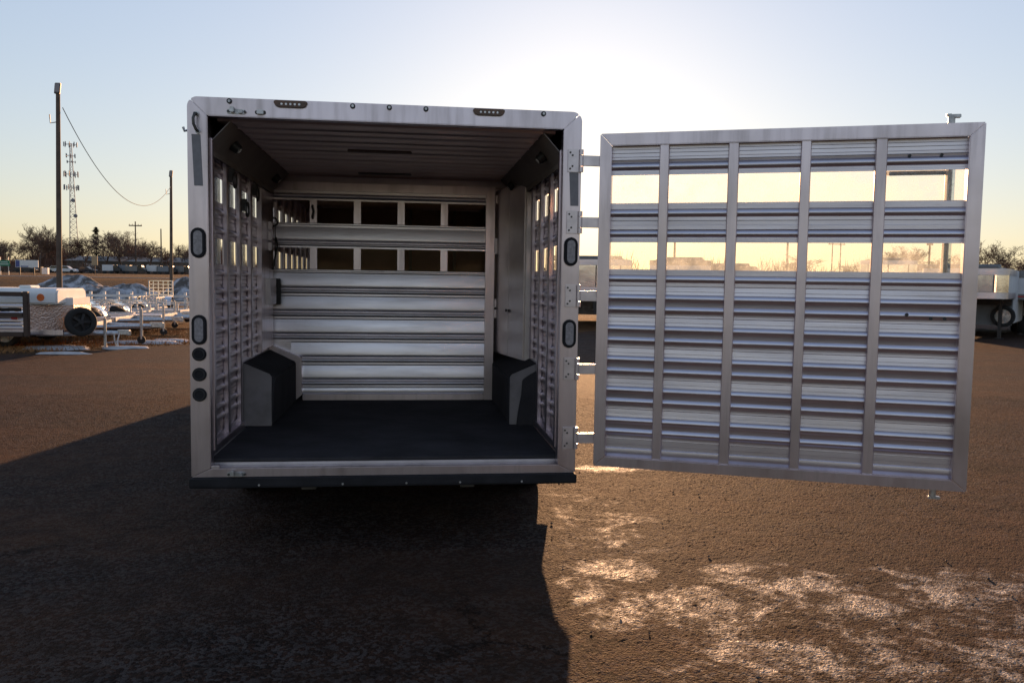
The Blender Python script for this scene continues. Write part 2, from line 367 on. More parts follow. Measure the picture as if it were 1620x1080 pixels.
for k, (x0, x1) in enumerate(((-700, 700),)):
    rd.prism([(79.5,1.20),(79.5,1.412),(94.5,1.412),(94.5,1.20)], 'x', x0, x1)
road = struct(obj('highway', rd, M['road']))
ln = MB()
for y in (80.3, 93.6): ln.box(-700,700,y,y+0.15,1.413,1.418)
struct(obj('road_edge_line', ln, M['white_paint'], road))

# ------------------------------------------------------------------ livestock trailer
T = thing('livestock_trailer', 'long bare aluminium livestock trailer with its rear door swung wide open', 'trailer')
FX, FZ0, FZ1, PW, TH, SH = 1.065, 0.44, 2.483, 0.104, 0.0986, 0.0485
ix = FX - PW; iz0 = FZ0 + SH; iz1 = FZ1 - TH
# rear frame, mitred
def arc(cx, cz, r, a0, a1, n=6): return [(cx + r*math.cos(R(a0+(a1-a0)*i/n)), cz + r*math.sin(R(a0+(a1-a0)*i/n))) for i in range(n+1)]
RC = 0.055
for sgn in (-1, 1):
    corner = [(sgn*x, z) for x, z in arc(FX-RC, FZ1-RC, RC, 45, 0)]
    poly = [(sgn*ix, iz0+0.0015), (sgn*ix, iz1-0.001)] + corner + [(sgn*FX, FZ0+0.001)]
    obj('rear_post', MB().prism(poly, 'y', 0, 0.075), M['alu_v'], T, 0.004, 30)
top = [(-ix, iz1)] + [(-x, z) for x, z in arc(FX-RC, FZ1-RC, RC, 47, 90)] + [(x, z) for x, z in arc(FX-RC, FZ1-RC, RC, 90, 47)] + [(ix, iz1)]
obj('rear_header', MB().prism(top, 'y', 0.0, 0.075), M['alu_v'], T, 0.004, 30)
obj('rear_sill', MB().prism([(-FX+0.003,FZ0),(FX-0.003,FZ0),(ix,iz0),(-ix,iz0)], 'y', 0.001, 0.075), M['alu_v'], T, 0.003, 30)
bp = [(-0.035,0.442-0.004),(-0.035,0.392),(-0.028,0.383),(0.04,0.383),(0.04,0.438)]
obj('rubber_bumper', MB().prism(bp, 'x', -1.068, 1.068), M['rubber'], T, 0.004, 30)
# floor, roof, ceiling
BL = 9.4
obj('floor', MB().box(-1.03,1.03,0.08,BL,0.44,0.505), M['alu_dull'], T)
obj('floor_mat', MB().box(-0.985,0.985,0.077,BL-0.1,0.506,0.525), M['mat'], T, 0.006, 30)
rp = arc(FX-RC, FZ1-RC, RC, 0, 90); roofpoly = [(x-0.002, z-0.002) for x, z in rp] + [(0.5, FZ1+0.004),(0,FZ1+0.008),(-0.5,FZ1+0.004)] + [(-x+0.002, z-0.002) for x, z in reversed(rp)] + [(-FX+0.03, FZ1-RC), (-FX+0.06, FZ1-0.05), (FX-0.06, FZ1-0.05), (FX-0.03, FZ1-RC)]
obj('roof', MB().prism(roofpoly, 'y', 0.076, BL), M['alu_white'], T, 0, 30)
for k in range(24):       # ceiling planks run across, slightly stepped
    y0 = 0.09 + k*0.385
    obj('ceiling_panel', MB().prism([(y0,2.398),(y0,2.386),(y0+0.008,2.376),(y0+0.03,2.372),(y0+0.05,2.378),(y0+0.17,2.378),(y0+0.185,2.370),(y0+0.205,2.370),(y0+0.22,2.378),(y0+0.345,2.378),(y0+0.36,2.372),(y0+0.370,2.376),(y0+0.376,2.386),(y0+0.376,2.398)], 'x', -0.93, 0.93), M['ceiling'], T)
for sgn in (-1, 1):
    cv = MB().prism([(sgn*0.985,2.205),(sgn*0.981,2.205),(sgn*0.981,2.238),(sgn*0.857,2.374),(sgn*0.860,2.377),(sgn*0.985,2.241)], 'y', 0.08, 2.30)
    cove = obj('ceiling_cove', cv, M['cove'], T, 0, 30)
    for yy in (0.45, 1.95):
        lp = MB(); d = Vector((-sgn*0.74,0,-0.68)); c0 = Vector((sgn*0.918,yy,2.302))
        lp.tube([c0, c0 + d*0.035, c0 + d*0.045], 0.034, 16, 0.026)
        hs = obj('cove_lamp', lp, M['black'], cove, 0, 30)
        obj('lamp_lens', MB().tube([c0 + d*0.046, c0 + d*0.050], 0.016, 12), M['led'], hs)
for yy in (0.95, 2.1):
    obj('roof_vent', MB().box(-0.30,0.12,yy,yy+0.06,2.366,2.3775), M['cove'], T, 0.004)
obj('ceiling_bow', MB().box(-1.02,1.02,2.42,2.46,2.32,2.377), M['alu_dull'], T, 0.003)

# --- slat profiles: (z from slat top, bulge) front curve
def ridge(z0, z1, b, n=7): return [(z0 + (z1-z0)*i/n, b*math.sin(math.pi*i/n)**0.8 if 0 < i < n else 0.0) for i in range(n+1)]
UNIT = [(0,0.001),(-0.002,-0.0008),(-0.027,0.0012),(-0.029,-0.005),(-0.046,-0.0034)] + ridge(-0.048,-0.087,0.0105) + [(-0.090,-0.0014),(-0.111,0.0004)] + ridge(-0.113,-0.150,0.0105) + [(-0.152,-0.0008),(-0.1725,0.0010),(-0.174,-0.006),(-0.186,-0.006)]
MID = [(0,0.0),(-0.003,0.003),(-0.033,0.003)] + ridge(-0.036,-0.078,0.0115) + [(-0.082,0.0),(-0.097,0.0),(-0.0985,-0.006),(-0.100,0.0),(-0.122,0.0),(-0.124,0.004),(-0.146,0.004),(-0.148,-0.003)] + ridge(-0.150,-0.190,0.0115) + [(-0.193,0.0),(-0.203,0.0),(-0.205,0.005),(-0.218,0.005)]
TOP = [(0,0.0),(-0.018,0.0),(-0.019,-0.005),(-0.021,0.002),(-0.038,0.002),(-0.0395,-0.005),(-0.041,0.003),(-0.06,0.003),(-0.062,0.0),(-0.075,0.0),(-0.0765,-0.006),(-0.078,0.0),(-0.090,-0.002)] + ridge(-0.092,-0.135,0.0115) + [(-0.138,0.0),(-0.147,0.0),(-0.149,0.005),(-0.161,0.005)]
FIRST = [(0,0.003),(-0.03,0.003)] + ridge(-0.033,-0.072,0.0105) + [(-0.075,0.0),(-0.091,0.0),(-0.0925,-0.006),(-0.105,-0.006)]
LAST = [(0,0.0),(-0.028,0.0),(-0.030,-0.004),(-0.050,-0.004),(-0.053,0.008),(-0.072,0.010),(-0.088,0.008),(-0.115,0.0)]
def slat_mb(prof, ztop, x0, x1, face=0.0, th=0.004, swap=None):
    # bulge goes to -y (towards the viewer of the inside face); swap maps the profile onto a side wall
    front = [(face - b, ztop + z) for z, b in prof]; back = [(face - b + th, ztop + z) for z, b in reversed(prof)]
    m = MB(); pr = front + back; nn = len(pr); k = len(prof)
    m.v = [(x0, y, z) for y, z in pr] + [(x1, y, z) for y, z in pr]
    m.f = [(i, i+nn, (i+1) % nn + nn, (i+1) % nn) for i in range(nn)]
    m.f += [(i, i+1, nn-2-i, nn-1-i) for i in range(k-1)] + [(nn-1-i+nn, nn-2-i+nn, i+1+nn, i+nn) for i in range(k-1)]
    if swap:
        sx, X = swap
        m.v = [(sx*(X + y), x, z) for x, y, z in m.v]      # bulge towards the trailer's middle
    return m
# z layout measured from the panel's bottom edge
LAY = [('TOP', 1.808), ('MID', 1.493), ('FIRST', 1.124)] + [('UNIT', 1.031 - 0.1746*i) for i in range(5)] + [('LAST', 0.158)]
PROF = dict(TOP=TOP, MID=MID, FIRST=FIRST, UNIT=UNIT, LAST=LAST)

# --- side walls
posts_y = [0.26 + 0.385*k for k in range(24)]
for sgn, nm in ((-1, 'left_wall'), (1, 'right_wall')):
    w = MB(); w.box(sgn*0.985 if sgn > 0 else -1.045, 1.045 if sgn > 0 else -0.985, 0.08, BL, 0.5255, 0.57); w.box(min(sgn*0.985,sgn*1.045), max(sgn*0.985,sgn*1.045), 0.08, BL, 2.285, 2.376)
    wall = obj(nm, w, M['alu_v'], T, 0.003)
    obj('sun_gap_filler', MB().box(min(sgn*1.046,sgn*1.061), max(sgn*1.046,sgn*1.061), 0.08, BL, 2.25, 2.45), M['alu_v'], wall)  # added filler strip, keeps sun out of the slot between wall and roof
    for pn, zt in LAY:
        if pn == 'TOP': zt -= 0.012
        obj('slat', slat_mb(PROF[pn], 0.486 + zt, 0.085, BL, 0.0, 0.004, (sgn, 1.03)), M['alu_y'], wall, 0, 35)
    post_me = None
    for y in posts_y:
        if y + 0.05 > BL: continue
        z0 = 0.571 if not (1.15 < y < 3.55) else 0.97
        p = MB().prism([(sgn*1.028,0),(sgn*1.02,-0.004),(sgn*1.0,-0.004),(sgn*0.995,0.004),(sgn*0.995,0.042),(sgn*1.0,0.05),(sgn*1.02,0.05),(sgn*1.028,0.046)], 'z', z0, 2.284)
        obj('wall_post', p, M['alu_v'], wall, loc=(0,y,0))
    pm = None
    for y in posts_y:
        for z0, z1 in ((1.603,1.770),(1.972,2.142)):
            if y + 0.40 > BL: continue
            if pm is None or True:
                me = MB().box(min(sgn*1.036,sgn*1.040), max(sgn*1.036,sgn*1.040), y+0.051, y+0.384, z0, z1).mesh('pane')
            link('pane', me, M['pane'], wall)
    obj('end_post', MB().box(min(sgn*0.955,sgn*1.028), max(sgn*0.955,sgn*1.028), 0.0755, 0.13, 0.571, 2.284), M['alu_v'], wall, 0.004)
# front end: bulkhead and nose
bk = obj('bulkhead', MB().box(-1.03,1.03,BL,BL+0.05,0.44,2.45), M['warm_lit_alu'], T)
for x in (-0.42, 0.30):
    obj('door_frame', MB().box(x,x+0.05,BL-0.03,BL-0.001,0.53,1.95), M['alu_dull'], bk)
obj('batten', MB().box(-1.0,1.0,BL-0.02,BL-0.002,2.0,2.05), M['alu_dull'], bk)
part = MB().box(-1.0,1.0,5.3,5.33,0.53,2.36)
obj('inner_partition', part, M['warm_lit_alu'], T, 0.003)
for x in (0.10, 0.62): obj('partition_rib', MB().box(x,x+0.035,5.28,5.2995,0.53,2.36), M['tan'], T)
obj('nose', MB().prism([(-1.065,BL+0.052),(1.065,BL+0.052),(1.065,12.4),(0.6,13.0),(-0.6,13.0),(-1.065,12.4)], 'z', 1.25, 2.48), M['alu_white'], T, 0.02, 30)
obj('front_wall', MB().box(-1.065,1.065,BL+0.052,BL+0.12,0.42,1.249), M['alu_white'], T)
obj('hitch_neck', MB().tube([(0,12.3,1.249),(0,12.3,0.75)],0.07,12), M['black'], T)
for s in (-1,1): obj('landing_leg', MB().box(s*0.75-0.05,s*0.75+0.05,BL+0.3,BL+0.4,0.02,1.249), M['steel_dark'], T)
for s in (-1,1): obj('chassis_rail', MB().box(s*0.45-0.04,s*0.45+0.04,0.1,BL,0.34,0.4395), M['steel_dark'], T)
# wheels
TY = [(-0.10,0.25),(-0.115,0.30),(-0.105,0.365),(-0.08,0.383),(0.08,0.383),(0.105,0.365),(0.115,0.30),(0.10,0.25)]
RIM = [(-0.09,0.0),(-0.09,0.252),(0.09,0.252),(0.10,0.23),(0.05,0.20),(0.03,0.06),(0.05,0.05),(0.05,0.0)]
tyre_me = MB().lathe(TY, (0,0,0), 'x', 28).mesh('tyre', 0, 40); rim_me = MB().lathe(RIM, (0,0,0), 'x', 20).mesh('rim', 0, 40)
for s in (-1, 1):
    for y in (1.56, 2.42):
        t = link('wheel', tyre_me, M['tyre'], T, (s*0.985, y, 0.383), (0,0,0 if s > 0 else math.pi)); link('rim', rim_me, M['alu_polish'], t)
    # wheel box inside
    wb = MB().prism([(1.12,0.526),(1.18,0.86),(1.25,0.925),(3.30,0.925),(3.40,0.526)], 'x', min(s*0.812,s*1.029), max(s*0.812,s*1.029))
    # slope the lid down towards the middle
    wb.v = [(x, y, z - (0.075 if (abs(x) < 0.9 and z > 0.6) else -0.03 if z > 0.6 else 0)) for x, y, z in wb.v]
    box = obj('wheel_box', wb, M['mat'], T, 0.01, 30)
    fp = [(s*1.0,0.53),(s*0.814,0.53),(s*0.814,0.865),(s*0.83,0.885),(s*1.0,0.958)]
    obj('front_plate', MB().prism(fp, 'y', 1.10, 1.118), M['box_plate'], box, 0.003)
    fd = MB(); arcs = [(0.98,0.34),(1.02,0.50),(1.12,0.66),(1.28,0.77),(2.72,0.77),(2.88,0.66),(2.98,0.50),(3.02,0.34)]
    for (ya,za),(yb,zb) in zip(arcs[:-1], arcs[1:]):
        fd.add([(s*1.066,ya,za),(s*1.27,ya,za+0.10),(s*1.27,ya,za+0.07),(s*1.066,ya,za-0.03),(s*1.066,yb,zb),(s*1.27,yb,zb+0.10),(s*1.27,yb,zb+0.07),(s*1.066,yb,zb-0.03)], [(0,1,2,3),(4,7,6,5),(0,4,5,1),(1,5,6,2),(2,6,7,3),(3,7,4,0)])
    fd.prism([(s*1.0315,0.20),(s*1.066,0.20),(s*1.18,0.35),(s*1.27,0.47),(s*1.27,0.56),(s*1.0315,0.55)], 'y', 1.0, 1.015)
    obj('fender', fd, M['alu_dull'], T, 0, 30)
    obj('mud_flap', MB().box(min(s*0.86,s*1.115), max(s*0.86,s*1.115), 1.05, 1.06, 0.12, 0.4385), M['rubber'], T)
for s in (-1,1): obj('sun_block_skirt', MB().box(min(s*0.98,s*1.06),max(s*0.98,s*1.06),2.95,6.4,0.14,0.4385), M['alu_dull'], T)  # added unseen boards that block sun from leaking under the trailer
for y in (1.56, 2.42): obj('axle', MB().tube([(-0.9,y,0.36),(0.9,y,0.36)],0.045,10), M['steel_dark'], T)
# loose mat leaning on the right wheel box
obj('loose_mat', MB().prism([(1.02,0.527),(0.862,0.527),(0.872,0.62),(0.893,0.74),(0.90,0.845),(0.93,0.87),(1.02,0.925)], 'y', 1.075, 1.0985), M['mat'], T, 0.003)

# --- right-hand liner cabinet with two doors
cb = MB().prism([(1.027,1.60),(0.985,1.60),(0.835,2.42),(0.835,2.50),(1.027,2.50)], 'z', 0.93, 2.30)
cab = obj('wall_liner', cb, M['liner'], T, 0.003)
u = Vector((-0.15,0.82,0)).normalized(); nrm = Vector((-u.y,u.x,0)) if False else Vector((-0.82,-0.15,0)).normalized()
for k in range(2):
    p0 = Vector((0.985,1.60,0)) + u*(0.03 + k*0.395) + nrm*0.001; p1 = p0 + u*0.385
    q0 = p0 + nrm*0.007; q1 = p1 + nrm*0.007
    dr = obj('liner_door', MB().prism([(p0.x,p0.y),(p1.x,p1.y),(q1.x,q1.y),(q0.x,q0.y)], 'z', 0.95, 2.27), M['liner'], cab, 0.002)
    kx = p0 + u*(0.35 if k == 0 else 0.035) + nrm*0.010
    obj('knob', MB().tube([kx + Vector((0,0,1.30)), kx + nrm*0.008 + Vector((0,0,1.30))], 0.012, 10), M['black'], dr)

# --- dividing gate
GY = 2.38
gf = MB()
gf.box(-1.0,0.741,GY-0.03,GY+0.02,2.252,2.318)
gf.box(0.743,0.818,GY-0.035,GY+0.025,0.527,2.317)
gf.box(-0.765,0.741,GY-0.03,GY+0.02,0.527,0.575)
gf.prism([(-1.0,0.985),(-0.768,0.885),(-0.828,0.838),(-1.05,0.925)], 'y', GY-0.07, GY+0.02)
gf.prism([(-0.767,0.884),(-0.767,0.576),(-0.825,0.527),(-0.827,0.837)], 'y', GY-0.07, GY+0.02)
gate = obj('dividing_gate', gf, M['alu_v'], T, 0.003)
def conv(z0, z1, b, n=10): return [(z0+(z1-z0)*i/n, b*(1-(2*i/n-1)**2)) for i in range(n+1)]
def sheet(z0, z1, b):      # long face leaning back, tucked under at its foot
    L_ = z1-z0; return [(z0+L_*t, b*h_) for t, h_ in ((0,0),(0.06,0.12),(0.2,0.36),(0.4,0.64),(0.6,0.86),(0.75,0.97),(0.84,1.0),(0.91,0.9),(0.96,0.6),(1,0))]
GU = [(0,0.004),(-0.008,0.0)] + sheet(-0.010,-0.130,0.0135) + [(-0.134,-0.004),(-0.140,-0.004)] + conv(-0.142,-0.172,0.012,6) + [(-0.175,-0.006),(-0.196,-0.006)]
G1 = [(0,0.0),(-0.02,0.0)] + conv(-0.022,-0.06,0.014,6) + [(-0.063,-0.004),(-0.078,-0.004)]
G2 = [(0,0.0),(-0.006,0.012),(-0.014,0.012),(-0.02,0.0),(-0.034,0.0)] + sheet(-0.034,-0.152,0.0135) + [(-0.156,-0.004),(-0.160,-0.004)] + conv(-0.162,-0.19,0.010,6) + [(-0.193,0.0),(-0.204,0.0)]
G0 = [(0,0.0),(-0.006,0.01),(-0.014,0.01),(-0.02,0.0),(-0.026,0.0)]
obj('gate_slat', slat_mb(G1, 2.2515, -1.0, 0.742, GY-0.005), M['alu_gate'], gate, 0, 35)
obj('gate_slat', slat_mb(G2, 1.990, -1.0, 0.742, GY-0.005), M['alu_gate'], gate, 0, 35)
obj('gate_slat', slat_mb(G0, 1.612, -1.0, 0.742, GY-0.005), M['alu_gate'], gate, 0, 35)
for k in range(6):
    zt = 1.5845 - 0.19*k; x0 = -1.0 if k < 3 else (-0.86 if k == 3 else -0.768)
    if k == 5: prof = [q for q in GU if q[0] > -0.055] + [(-0.057, 0.0)]
    else: prof = GU
    obj('gate_slat', slat_mb(prof, zt, x0, 0.742, GY-0.005), M['alu_gate'], gate, 0, 35)
obj('corner_plate', MB().prism([(-1.0,1.016),(-0.858,1.016),(-0.858,0.915),(-1.0,0.975)], 'y', GY-0.012, GY-0.004), M['alu_gate'], gate)
for x in (-0.707,-0.351,0.008,0.367):
    br = obj('gate_bar', MB().box(x,x+0.058,GY+0.002,GY+0.025,1.60,2.175), M['alu_v'], gate, 0.003)
hd = [(-0.683,GY+0.001,2.13),(-0.683,GY-0.03,2.12),(-0.672,GY-0.04,2.08),(-0.683,GY-0.03,2.035),(-0.683,GY+0.001,2.025)]
obj('gate_handle', MB().tube(hd,0.009,8), M['black'], gate, 0, 40)
for z in (2.22,1.86,1.80,1.35,1.26,0.70): obj('hinge_knuckle', MB().cyl((0.832,GY-0.01,z),'z',0.013,0.07,10), M['hinge'], gate, 0, 40)
obj('gate_jamb', MB().box(-1.0285,-0.992,1.795,2.315,0.985,2.204), M['alu_v'], T, 0.003)
gp = obj('gate_post', MB().box(-1.027,-1.003,GY-0.06,GY+0.03,0.94,2.284), M['alu_v'], T, 0.003)
obj('latch_box', MB().box(-1.0,-0.955,GY-0.42,GY-0.14,1.325,1.53), M['alu_dull'], T, 0.004)
obj('latch_plate', MB().box(-1.0,-0.93,GY-0.075,GY-0.061,1.32,1.53), M['black'], T, 0.004)
obj('latch_handle', MB().tube([(-0.965,GY-0.09,1.86),(-0.95,GY-0.10,1.80),(-0.985,GY-0.12,1.60)],0.008,8), M['black'], T, 0, 40)
obj('safety_ring', MB().torus((-0.985,GY-0.075,1.985),'y',0.032,0.008), M['black'], T, 0, 40)
obj('safety_chain', MB().tube([(-0.97,GY-0.08,1.95),(-0.972,GY-0.08,1.62)],0.004,6), M['steel_dark'], T)
for z in (1.78,1.86,1.94): obj('gate_hinge', MB().box(-0.995,-0.965,GY-0.30,GY-0.23,z-0.032,z+0.032), M['alu_dull'], T, 0.006)
for y, z in ((0.665,2.165),(1.05,2.02),(1.435,2.16)):
    rg = obj('tie_ring', MB().torus((-0.958,y+0.02,z-0.04),'x',0.045,0.007), M['steel_dark'], T, 0, 40)
    obj('ring_plate', MB().box(-0.994,-0.960,y+0.012,y+0.032,z-0.05,z+0.03), M['steel_dark'], rg, 0.003)

# --- lamps and fittings on the rear frame
def stadium(cx, cz, w, h, n=8):
    r = min(w,h)/2
    if h > w: return [(cx+r*math.cos(R(t)), cz+(h/2-r)+r*math.sin(R(t))) for t in [180*i/n for i in range(n+1)]] + [(cx+r*math.cos(R(t)), cz-(h/2-r)+r*math.sin(R(t))) for t in [180+180*i/n for i in range(n+1)]]
    return [(cx+(w/2-r)+r*math.cos(R(t)), cz+r*math.sin(R(t))) for t in [-90+180*i/n for i in range(n+1)]] + [(cx-(w/2-r)+r*math.cos(R(t)), cz+r*math.sin(R(t))) for t in [90+180*i/n for i in range(n+1)]]
for cx, zs in ((-1.013,(1.713,1.247)), (1.0135,(1.705,1.2415))):
    for cz in zs:
        tl = obj('tail_lamp', MB().prism(stadium(cx,cz,0.078,0.162), 'y', -0.013, 0.0005), M['rubber'], T, 0.004, 30)
        obj('lens', MB().prism(stadium(cx,cz,0.046,0.130), 'y', -0.0165, -0.0133), M['lens'], tl, 0.001, 30)
        for i in range(5):
            for j in (-1,1): obj('led', MB().cyl((cx+j*0.0105,cz-0.048+0.024*i,-0.0175),'y',0.0088,0.004,8), M['led'], tl)
for cz in (1.115,1.005,0.895):
    rr = obj('round_lamp_socket', MB().cyl((-1.015,-0.004,cz),'y',0.037,0.01,24), M['rubber'], T, 0.002, 30)
    obj('socket_ring', MB().torus((-1.015,-0.009,cz),'y',0.027,0.004,24), M['black'], rr, 0, 40)
for cx in (-0.528, 0.539):
    ml = obj('marker_lamp', MB().prism([(cx-0.082,2.478),(cx-0.09,2.468),(cx-0.078,2.447),(cx-0.06,2.441),(cx+0.06,2.441),(cx+0.078,2.447),(cx+0.09,2.468),(cx+0.082,2.478)], 'y', -0.014, 0.0005), M['amber'], T, 0.003, 30)
    for i in range(5): obj('led', MB().cyl((cx-0.046+0.023*i,-0.0145,2.458),'y',0.006,0.004,8), M['led'], ml)
for cx in (-0.846,-0.201,-0.005,0.193,0.844):
    dm = obj('round_marker', MB().cyl((cx,-0.004,2.464),'y',0.014,0.01,16), M['black'], T, 0.002, 30)
    obj('marker_cap', MB().cyl((cx,-0.0095,2.464),'y',0.007,0.004,12), M['galv'], dm)
gh = [(-1.014,0,2.392),(-1.016,-0.035,2.388),(-1.022,-0.045,2.36),(-1.020,-0.045,2.33),(-1.010,-0.035,2.304),(-1.009,0,2.300)]
hnd = obj('grab_handle', MB().tube(gh,0.008,8), M['steel_dark'], T, 0, 40)
for x,z in ((-1.014,2.392),(-1.009,2.300)): obj('bolt_head', MB().cyl((x,-0.004,z),'y',0.013,0.008,8), M['galv'], hnd)
obj('reflective_tape', MB().prism([(-1.042,2.285),(-0.996,2.285),(-0.986,2.015),(-1.031,2.015)], 'y', -0.0015, 0.0005), M['reflector'], T)
obj('reflective_tape', MB().prism([(0.996,2.155),(1.048,2.155),(1.052,1.962),(1.006,1.962)], 'y', -0.0015, 0.0005), M['reflector'], T)
for cx, cz in ((-0.811,2.410),(-0.826,0.456)):
    k = obj('cam_keeper', MB().prism(stadium(cx,cz,0.10,0.026), 'y', -0.006, 0.0005), M['galv'], T, 0.002, 30)
    obj('keeper_jaw', MB().box(cx-0.03,cx-0.008,-0.03,-0.0062,cz-0.006,cz+0.022), M['galv'], k, 0.003)
    obj('keeper_jaw', MB().box(cx+0.012,cx+0.034,-0.022,-0.0062,cz-0.010,cz+0.010), M['galv'], k, 0.003)
    for dx in (-0.04,0.045): obj('bolt_head', MB().cyl((cx+dx,-0.009,cz),'y',0.007,0.007,8), M['steel_dark'], k)
cat_ = obj('door_catch', MB().prism(stadium(-0.686,2.411,0.058,0.022), 'y', -0.004, 0.0005), M['steel_dark'], T, 0.001)
obj('catch_block', MB().box(-0.704,-0.668,-0.018,-0.0042,2.40,2.423), M['galv'], cat_, 0.003)
obj('sill_block', MB().box(-0.96,-0.915,-0.004,0.03,0.4887,0.506), M['hinge'], T, 0.003)
obj('side_hook', MB().tube([(-1.064,0.03,2.31),(-1.085,0.03,2.305),(-1.092,0.03,2.325)],0.007,8), M['galv'], T)
for x in (-0.7,-0.25,0.1,0.4,0.75): obj('bumper_bolt', MB().cyl((x,-0.036,0.402),'y',0.006,0.006,8), M['galv'], T)

# --- rear door
DA, DW, DH = 0.3817, 1.9384, 1.8751
fs = 0.066; ft = 0.068
dm = MB()
y0, y1 = -0.030, 0.030
e = 0.0012
dm.prism([(0,e),(fs,ft*0.86+e),(fs,DH-ft-e),(0,DH-e)], 'y', y0, y1)
dm.prism([(DW,e),(DW-fs-0.006,ft*0.86+e),(DW-fs-0.006,DH-ft-e),(DW,DH-e)], 'y', y0, y1)
dm.prism([(e,0),(DW-e,0),(DW-fs-0.006-e,ft*0.86),(fs+e,ft*0.86)], 'y', y0, y1)
dm.prism([(e,DH),(DW-e,DH),(DW-fs-0.006-e,DH-ft),(fs+e,DH-ft)], 'y', y0, y1)
door = obj('rear_door', dm, M['alu_v'], T, 0.004, 30, (1.1725,-0.0071,0.4863), (0,0,-DA))
door['label'] = 'wide slatted rear door with two rows of dusty windows'
xa, xb = fs-0.004, DW-fs-0.003
for pn, zt in LAY: obj('slat', slat_mb(PROF[pn], zt, xa, xb, 0.012, 0.004), M['alu_h'], door, 0, 35)
dp = [(0.329,0.382),(0.696,0.752),(1.067,1.119),(1.433,1.490)]
for a_, b_ in dp:
    zb = 0.052
    obj('door_post', MB().prism([(a_,0.010),(a_,-0.014),(a_+0.004,-0.019),(b_-0.004,-0.019),(b_,-0.014),(b_,0.010)], 'z', zb, 1.816), M['alu_v'], door, 0, 30)
cols = [(fs, 0.329)] + [(dp[i][1], dp[i+1][0]) for i in range(3)] + [(1.490, DW-fs-0.006)]
for z0, z1 in ((1.119,1.281),(1.487,1.653)):
    for a_, b_ in cols: obj('pane', MB().box(a_-0.002,b_+0.002,0.021,0.025,z0,z1), M['pane'], door)
# cam latch bar on the outside with its handle
bar = obj('latch_bar', MB().tube([(1.797,0.055,-0.058),(1.797,0.055,1.925)],0.0175,14), M['galv'], door, 0, 40)
obj('cam_end', MB().box(1.782,1.84,0.042,0.068,1.914,1.932).box(1.77,1.80,0.048,0.062,1.921,1.936), M['galv'], bar, 0.003)
obj('cam_end', MB().box(1.775,1.835,0.040,0.070,-0.064,-0.050), M['galv'], bar, 0.003)
obj('latch_handle', MB().box(1.50,1.80,0.060,0.075,1.630,1.652), M['steel_dark'], bar, 0.003)
for x,z in ((1.62,0.905),(1.735,0.888),(1.80,0.888)): obj('bolt_hole', MB().cyl((x,-0.0045,z),'y',0.009,0.004,10), M['black'], door)
for x,z in ((1.60,1.722),(1.75,1.722)): obj('bolt_head', MB().cyl((x,0.008,z),'y',0.008,0.008,6), M['black'], door)
# hinges
for hz in (2.212,1.870,1.457,1.041,0.643):
    z = hz - 0.0
    hp = obj('door_hinge', MB().prism([(0.985,z-0.064),(1.048,z-0.064),(1.048,z+0.064),(0.985,z+0.064)], 'y', -0.008, 0.0005), M['hinge'], T, 0.003, 30)
    kn = MB().cyl((1.062,-0.008,z+0.047),'z',0.013,0.03,12).cyl((1.062,-0.008,z-0.047),'z',0.013,0.03,12).cyl((1.062,-0.008,z),'z',0.0125,0.06,12)
    obj('hinge_knuckle', kn, M['hinge'], hp, 0, 40)
    obj('hinge_strap', MB().box(1.070,1.183,-0.024,-0.006,z-0.029,z+0.029), M['hinge'], hp, 0.003)
    for dx, dz in ((0.999,0.045),(0.999,-0.045),(1.012,0.03),(1.012,-0.03)):
        obj('bolt_head', MB().cyl((dx,-0.0095,z+dz),'y',0.0055,0.004,8), M['steel_dark'], hp)

# ------------------------------------------------------------------ yard lamps
def light_pole(loc, h, lean, label):
    t = thing('light_pole', label, 'light pole', loc, 0, 'lamp poles in the trailer yard')
    hx = lean*h
    obj('pole', MB().tube([(0,0,-0.3),(hx*0.5,0,h*0.5),(hx,0,h)],0.10,10,0.07), M['pole'], t, 0, 40)
    hd = MB(); hd.box(-0.10,0.10,-0.06,0.03,-0.04,0.34)
    hd.v = [(hx+x+0.10*(z), y-0.05, h+z) for x,y,z in hd.v]
    lamp = obj('floodlight', hd, M['steel_dark'], t, 0.02)
    obj('floodlight_glass', MB().prism([(hx-0.075,h+0.02),(hx+0.085,h+0.02),(hx+0.11,h+0.31),(hx-0.05,h+0.31)], 'y', -0.116, -0.112), M['lens'], lamp)
    obj('bracket', MB().tube([(hx-0.02,0,h-1.0),(hx-0.28,0,h-1.05),(hx-0.30,0,h-0.75)],0.018,6), M['steel_dark'], t)
    return t
P1 = (-12.40,27.0,0); P2 = (-13.98,47.0,0)
light_pole(P1, 7.95, 0.016, 'tall brown lamp pole with square floodlight, nearer of the pair left of the trailer')
light_pole(P2, 7.45, 0.010, 'shorter looking brown lamp pole beside the trailer, farther of the pair on the left')
A = Vector((-12.13,27.0,7.45)); B = Vector((-13.90,47.0,6.9)); cb_ = []
for i in range(31):
    t = i/30; p = A.lerp(B, t); sag = 4*t*(1-t); p.z -= 2.15*sag; cb_.append(p)
tag(obj('power_cable', MB().tube(cb_,0.014,5), M['black']), 'thin black cable sagging between the two lamp poles', 'cable')

